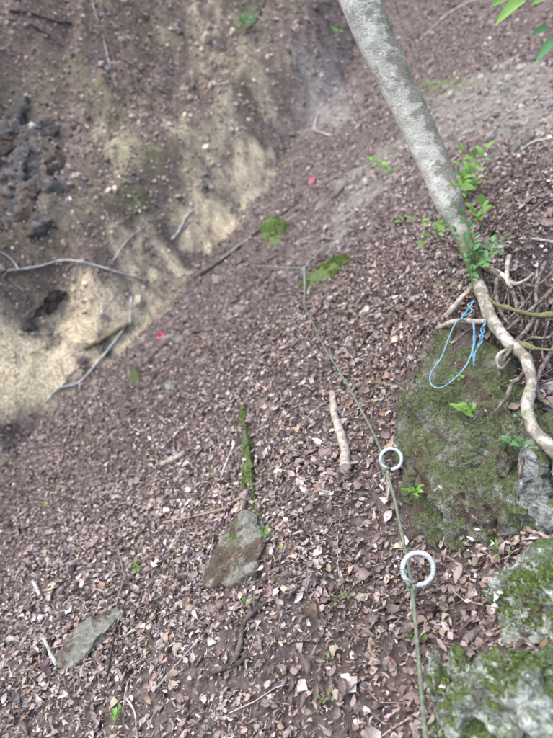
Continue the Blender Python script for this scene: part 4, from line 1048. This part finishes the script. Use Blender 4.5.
# ------------------------------------------------------------------ seedlings
def tp_(px, py, t): return at(px, py, t)
r1 = ground(462, 205, 0.01); t1 = hit_t(462, 205)
sprig('bright green leafy seedling growing beside the tree trunk', r1, [at(462, 152, t1 - .15), at(486, 150, t1 - .12), at(470, 170, t1 - .2), at(455, 186, tb - .08), at(478, 182, t1 - .18), at(474, 158, t1 - .22), at(462, 176, t1 - .25)], .068, 8, seed=1)
sprig('fresh green sprig left of the trunk foot', ground(452, 228, .01), [at(425, 240, hit_t(440, 235) - .25), at(440, 226, tb - .05), at(404, 222, hit_t(440, 235) - .3)], .07, 5, seed=2)
r3 = ground(392, 172, .01); t3 = hit_t(392, 172)
sprig('pair of green sprigs behind the trunk on bare soil', r3, [at(368, 160, t3 - .1), at(380, 166, t3 - .1), at(400, 168, t3 - .1)], .075, 5, seed=3)
r4 = ground(482, 232, .01); t4 = hit_t(482, 232)
sprig('small arching fern like sprig below the leafy seedling', r4, [at(472, 210, t4 - .12), at(482, 205, t4 - .12), at(497, 240, t4 - .1)], .06, 5, seed=4)
r5 = ground(478, 272, .01); t5 = hit_t(475, 265)
sprig('bluish green foliage clinging to the trunk foot', at(476, 272, tb - .02), [at(px, py, tb - dt) for px, py, dt in ((468, 246, .06), (478, 250, .05), (492, 242, .0), (464, 258, .08), (505, 236, -.1), (456, 232, .06), (470, 230, .04), (484, 268, .08), (472, 282, .08), (462, 216, .05), (490, 258, .05))], .036, 6, 'bluegreen', seed=5)
for i, (lab, px, py, L, n) in enumerate([
    ('tiny round leaved seedling in a crack of the boulder beside the rootlet', 511, 447, .035, 4),
    ('tiny seedling low on the boulder left edge behind the eye bolts', 409, 497, .028, 5),
    ('tiny seedling on the boulder face below the blue rope loop', 470, 416, .034, 5),
    ('tiny seedling at the boulder top left of the blue rope', 452, 382, .02, 4)]):
    t = nd(px, py) + .03
    sprig(lab, at(px, py + 5, t - .06), [at(px - 5, py - 4, t - .16), at(px + 6, py - 5, t - .16), at(px + 1, py - 8, t - .14)], L, n, 'fresh' if i else 'bluegreen', seed=20 + i, rad=.0015)
for i, (lab, px, py, L, n) in enumerate([
    ('single green seedling leaf pair on the trail left of the near eye bolt', 342, 604, .022, 2),
    ('pale green seedling in the leaves below the narrow slab', 116, 722, .022, 5),
    ('green seedling beside the guide rope in the lowest litter', 414, 645, .02, 2),
    ('small green seedling beside the lower end of the grey slab', 326, 665, .018, 2),
    ('green seedling on the soil pocket under the boulder', 500, 560, .025, 2),
    ('green seedling among dark leaves low on the trail', 326, 705, .02, 2),
    ('sprout of green leaves near the foot of the mossy fin', 268, 540, .025, 3),
    ('tiny green sprout in pale leaves uphill of the narrow slab', 140, 572, .025, 3),
    ('green sprout on the litter near the bent dark stick', 252, 608, .022, 2)]):
    g = ground(px, py, .0)
    sprig(lab, g, [g + Vector((.01, -.01, .03)), g + Vector((-.015, -.005, .028))], L, n, seed=40 + i, rad=.0012)
r8 = ground(338, 40, .01); t8 = hit_t(338, 36)
sprig('lone green sprig on the grey soil left of the leaning trunk', r8, [at(333, 30, t8 - .2), at(341, 27, t8 - .2)], .10, 3, seed=60)
r9 = ground(246, 30, .0); t9 = hit_t(246, 25)
sprig('dark green tuft at the head of the yellow chute', r9, [at(238, 14, t9 - .3), at(250, 6, t9 - .3), at(245, 22, t9 - .3), at(256, 16, t9 - .3)], .11, 5, 'bluegreen', seed=61)
# branch of a neighbouring shrub hanging into the picture at the upper right
sb = empty('overhanging_shrub', ground(640, 190, 0), 'leafy shrub on the upper bank with a branch hanging over the slope', 'shrub')
b0 = sb.location.copy()
tS = 2.1
path = [b0, at(620, 60, 2.5), at(585, -20, 2.3), at(545, -25, tS), at(512, -12, tS - .02)]
link('branch', tube_mesh('branch', path, [.014, .011, .008, .005, .003], 7, 8, .2, origin=b0), M['dry_root'], sb)
path2 = [at(585, -20, 2.3), at(575, 10, 2.25), at(556, 40, 2.2)]
link('branch', tube_mesh('branch', path2, [.006, .004, .003], 6, 8, .2, origin=b0), M['dry_root'], sb)
def shrub_leaf(p0, p1, w, mat):
    a = at(*p0); b = at(*p1); d = (b - a); L = d.length; d.normalize()
    z = (CAM - a).normalized() + Vector((0, 0, .6)); z = (z - d * z.dot(d)).normalized(); y = z.cross(d)
    lf = bpy.data.objects.new('leaf', FRESH[mat][1]); COL.objects.link(lf); lf.parent = sb
    m = Matrix(((d.x, y.x, z.x, 0), (d.y, y.y, z.y, 0), (d.z, y.z, z.z, 0), (0, 0, 0, 1)))
    S = Matrix.Diagonal((L, w / .46, L, 1))
    lf.matrix_basis = Matrix.Translation(a - b0) @ m @ S
shrub_leaf((528, -6, tS), (496, 22, tS - .05), .045, 'fresh'); shrub_leaf((516, -8, tS), (490, 6, tS), .035, 'fresh')
shrub_leaf((556, -6, tS), (532, 3, tS - .04), .035, 'fresh'); shrub_leaf((535, -14, tS), (515, -34, tS), .04, 'fresh')
shrub_leaf((560, 34, 2.2), (536, 60, 2.15), .04, 'bluegreen'); shrub_leaf((552, 26, 2.2), (532, 34, 2.17), .035, 'bluegreen'); shrub_leaf((566, 28, 2.2), (556, 60, 2.15), .04, 'bluegreen')
shrub_leaf((575, 5, 2.25), (556, 14, 2.2), .04, 'bluegreen'); shrub_leaf((590, -15, 2.3), (600, 20, 2.3), .045, 'fresh')
# large fallen leaves on the ledge
for i, (px, py, L) in enumerate([(531, 207, .085), (526, 212, .08), (545, 200, .06), (533, 275, .05), (512, 240, .06), (548, 228, .07), (505, 255, .06), (540, 186, .07), (520, 180, .06), (552, 214, .07), (497, 250, .05)]):
    g = ground(px, py, .02); n = Vector(Hn(g.x, g.y)); d = Vector((.8, .2, .5)); d = (d - n * d.dot(n)).normalized(); d.rotate(Quaternion(n, random.uniform(-.8, .8))); y = n.cross(d)
    lf = bpy.data.objects.new('leaf', LEAF_ME[i % 8]); COL.objects.link(lf); lf.parent = hill
    lf.matrix_basis = Matrix.Translation(g) @ Matrix(((d.x, y.x, n.x, 0), (d.y, y.y, n.y, 0), (d.z, y.z, n.z, 0), (0, 0, 0, 1))) @ Matrix.Scale(L, 4)
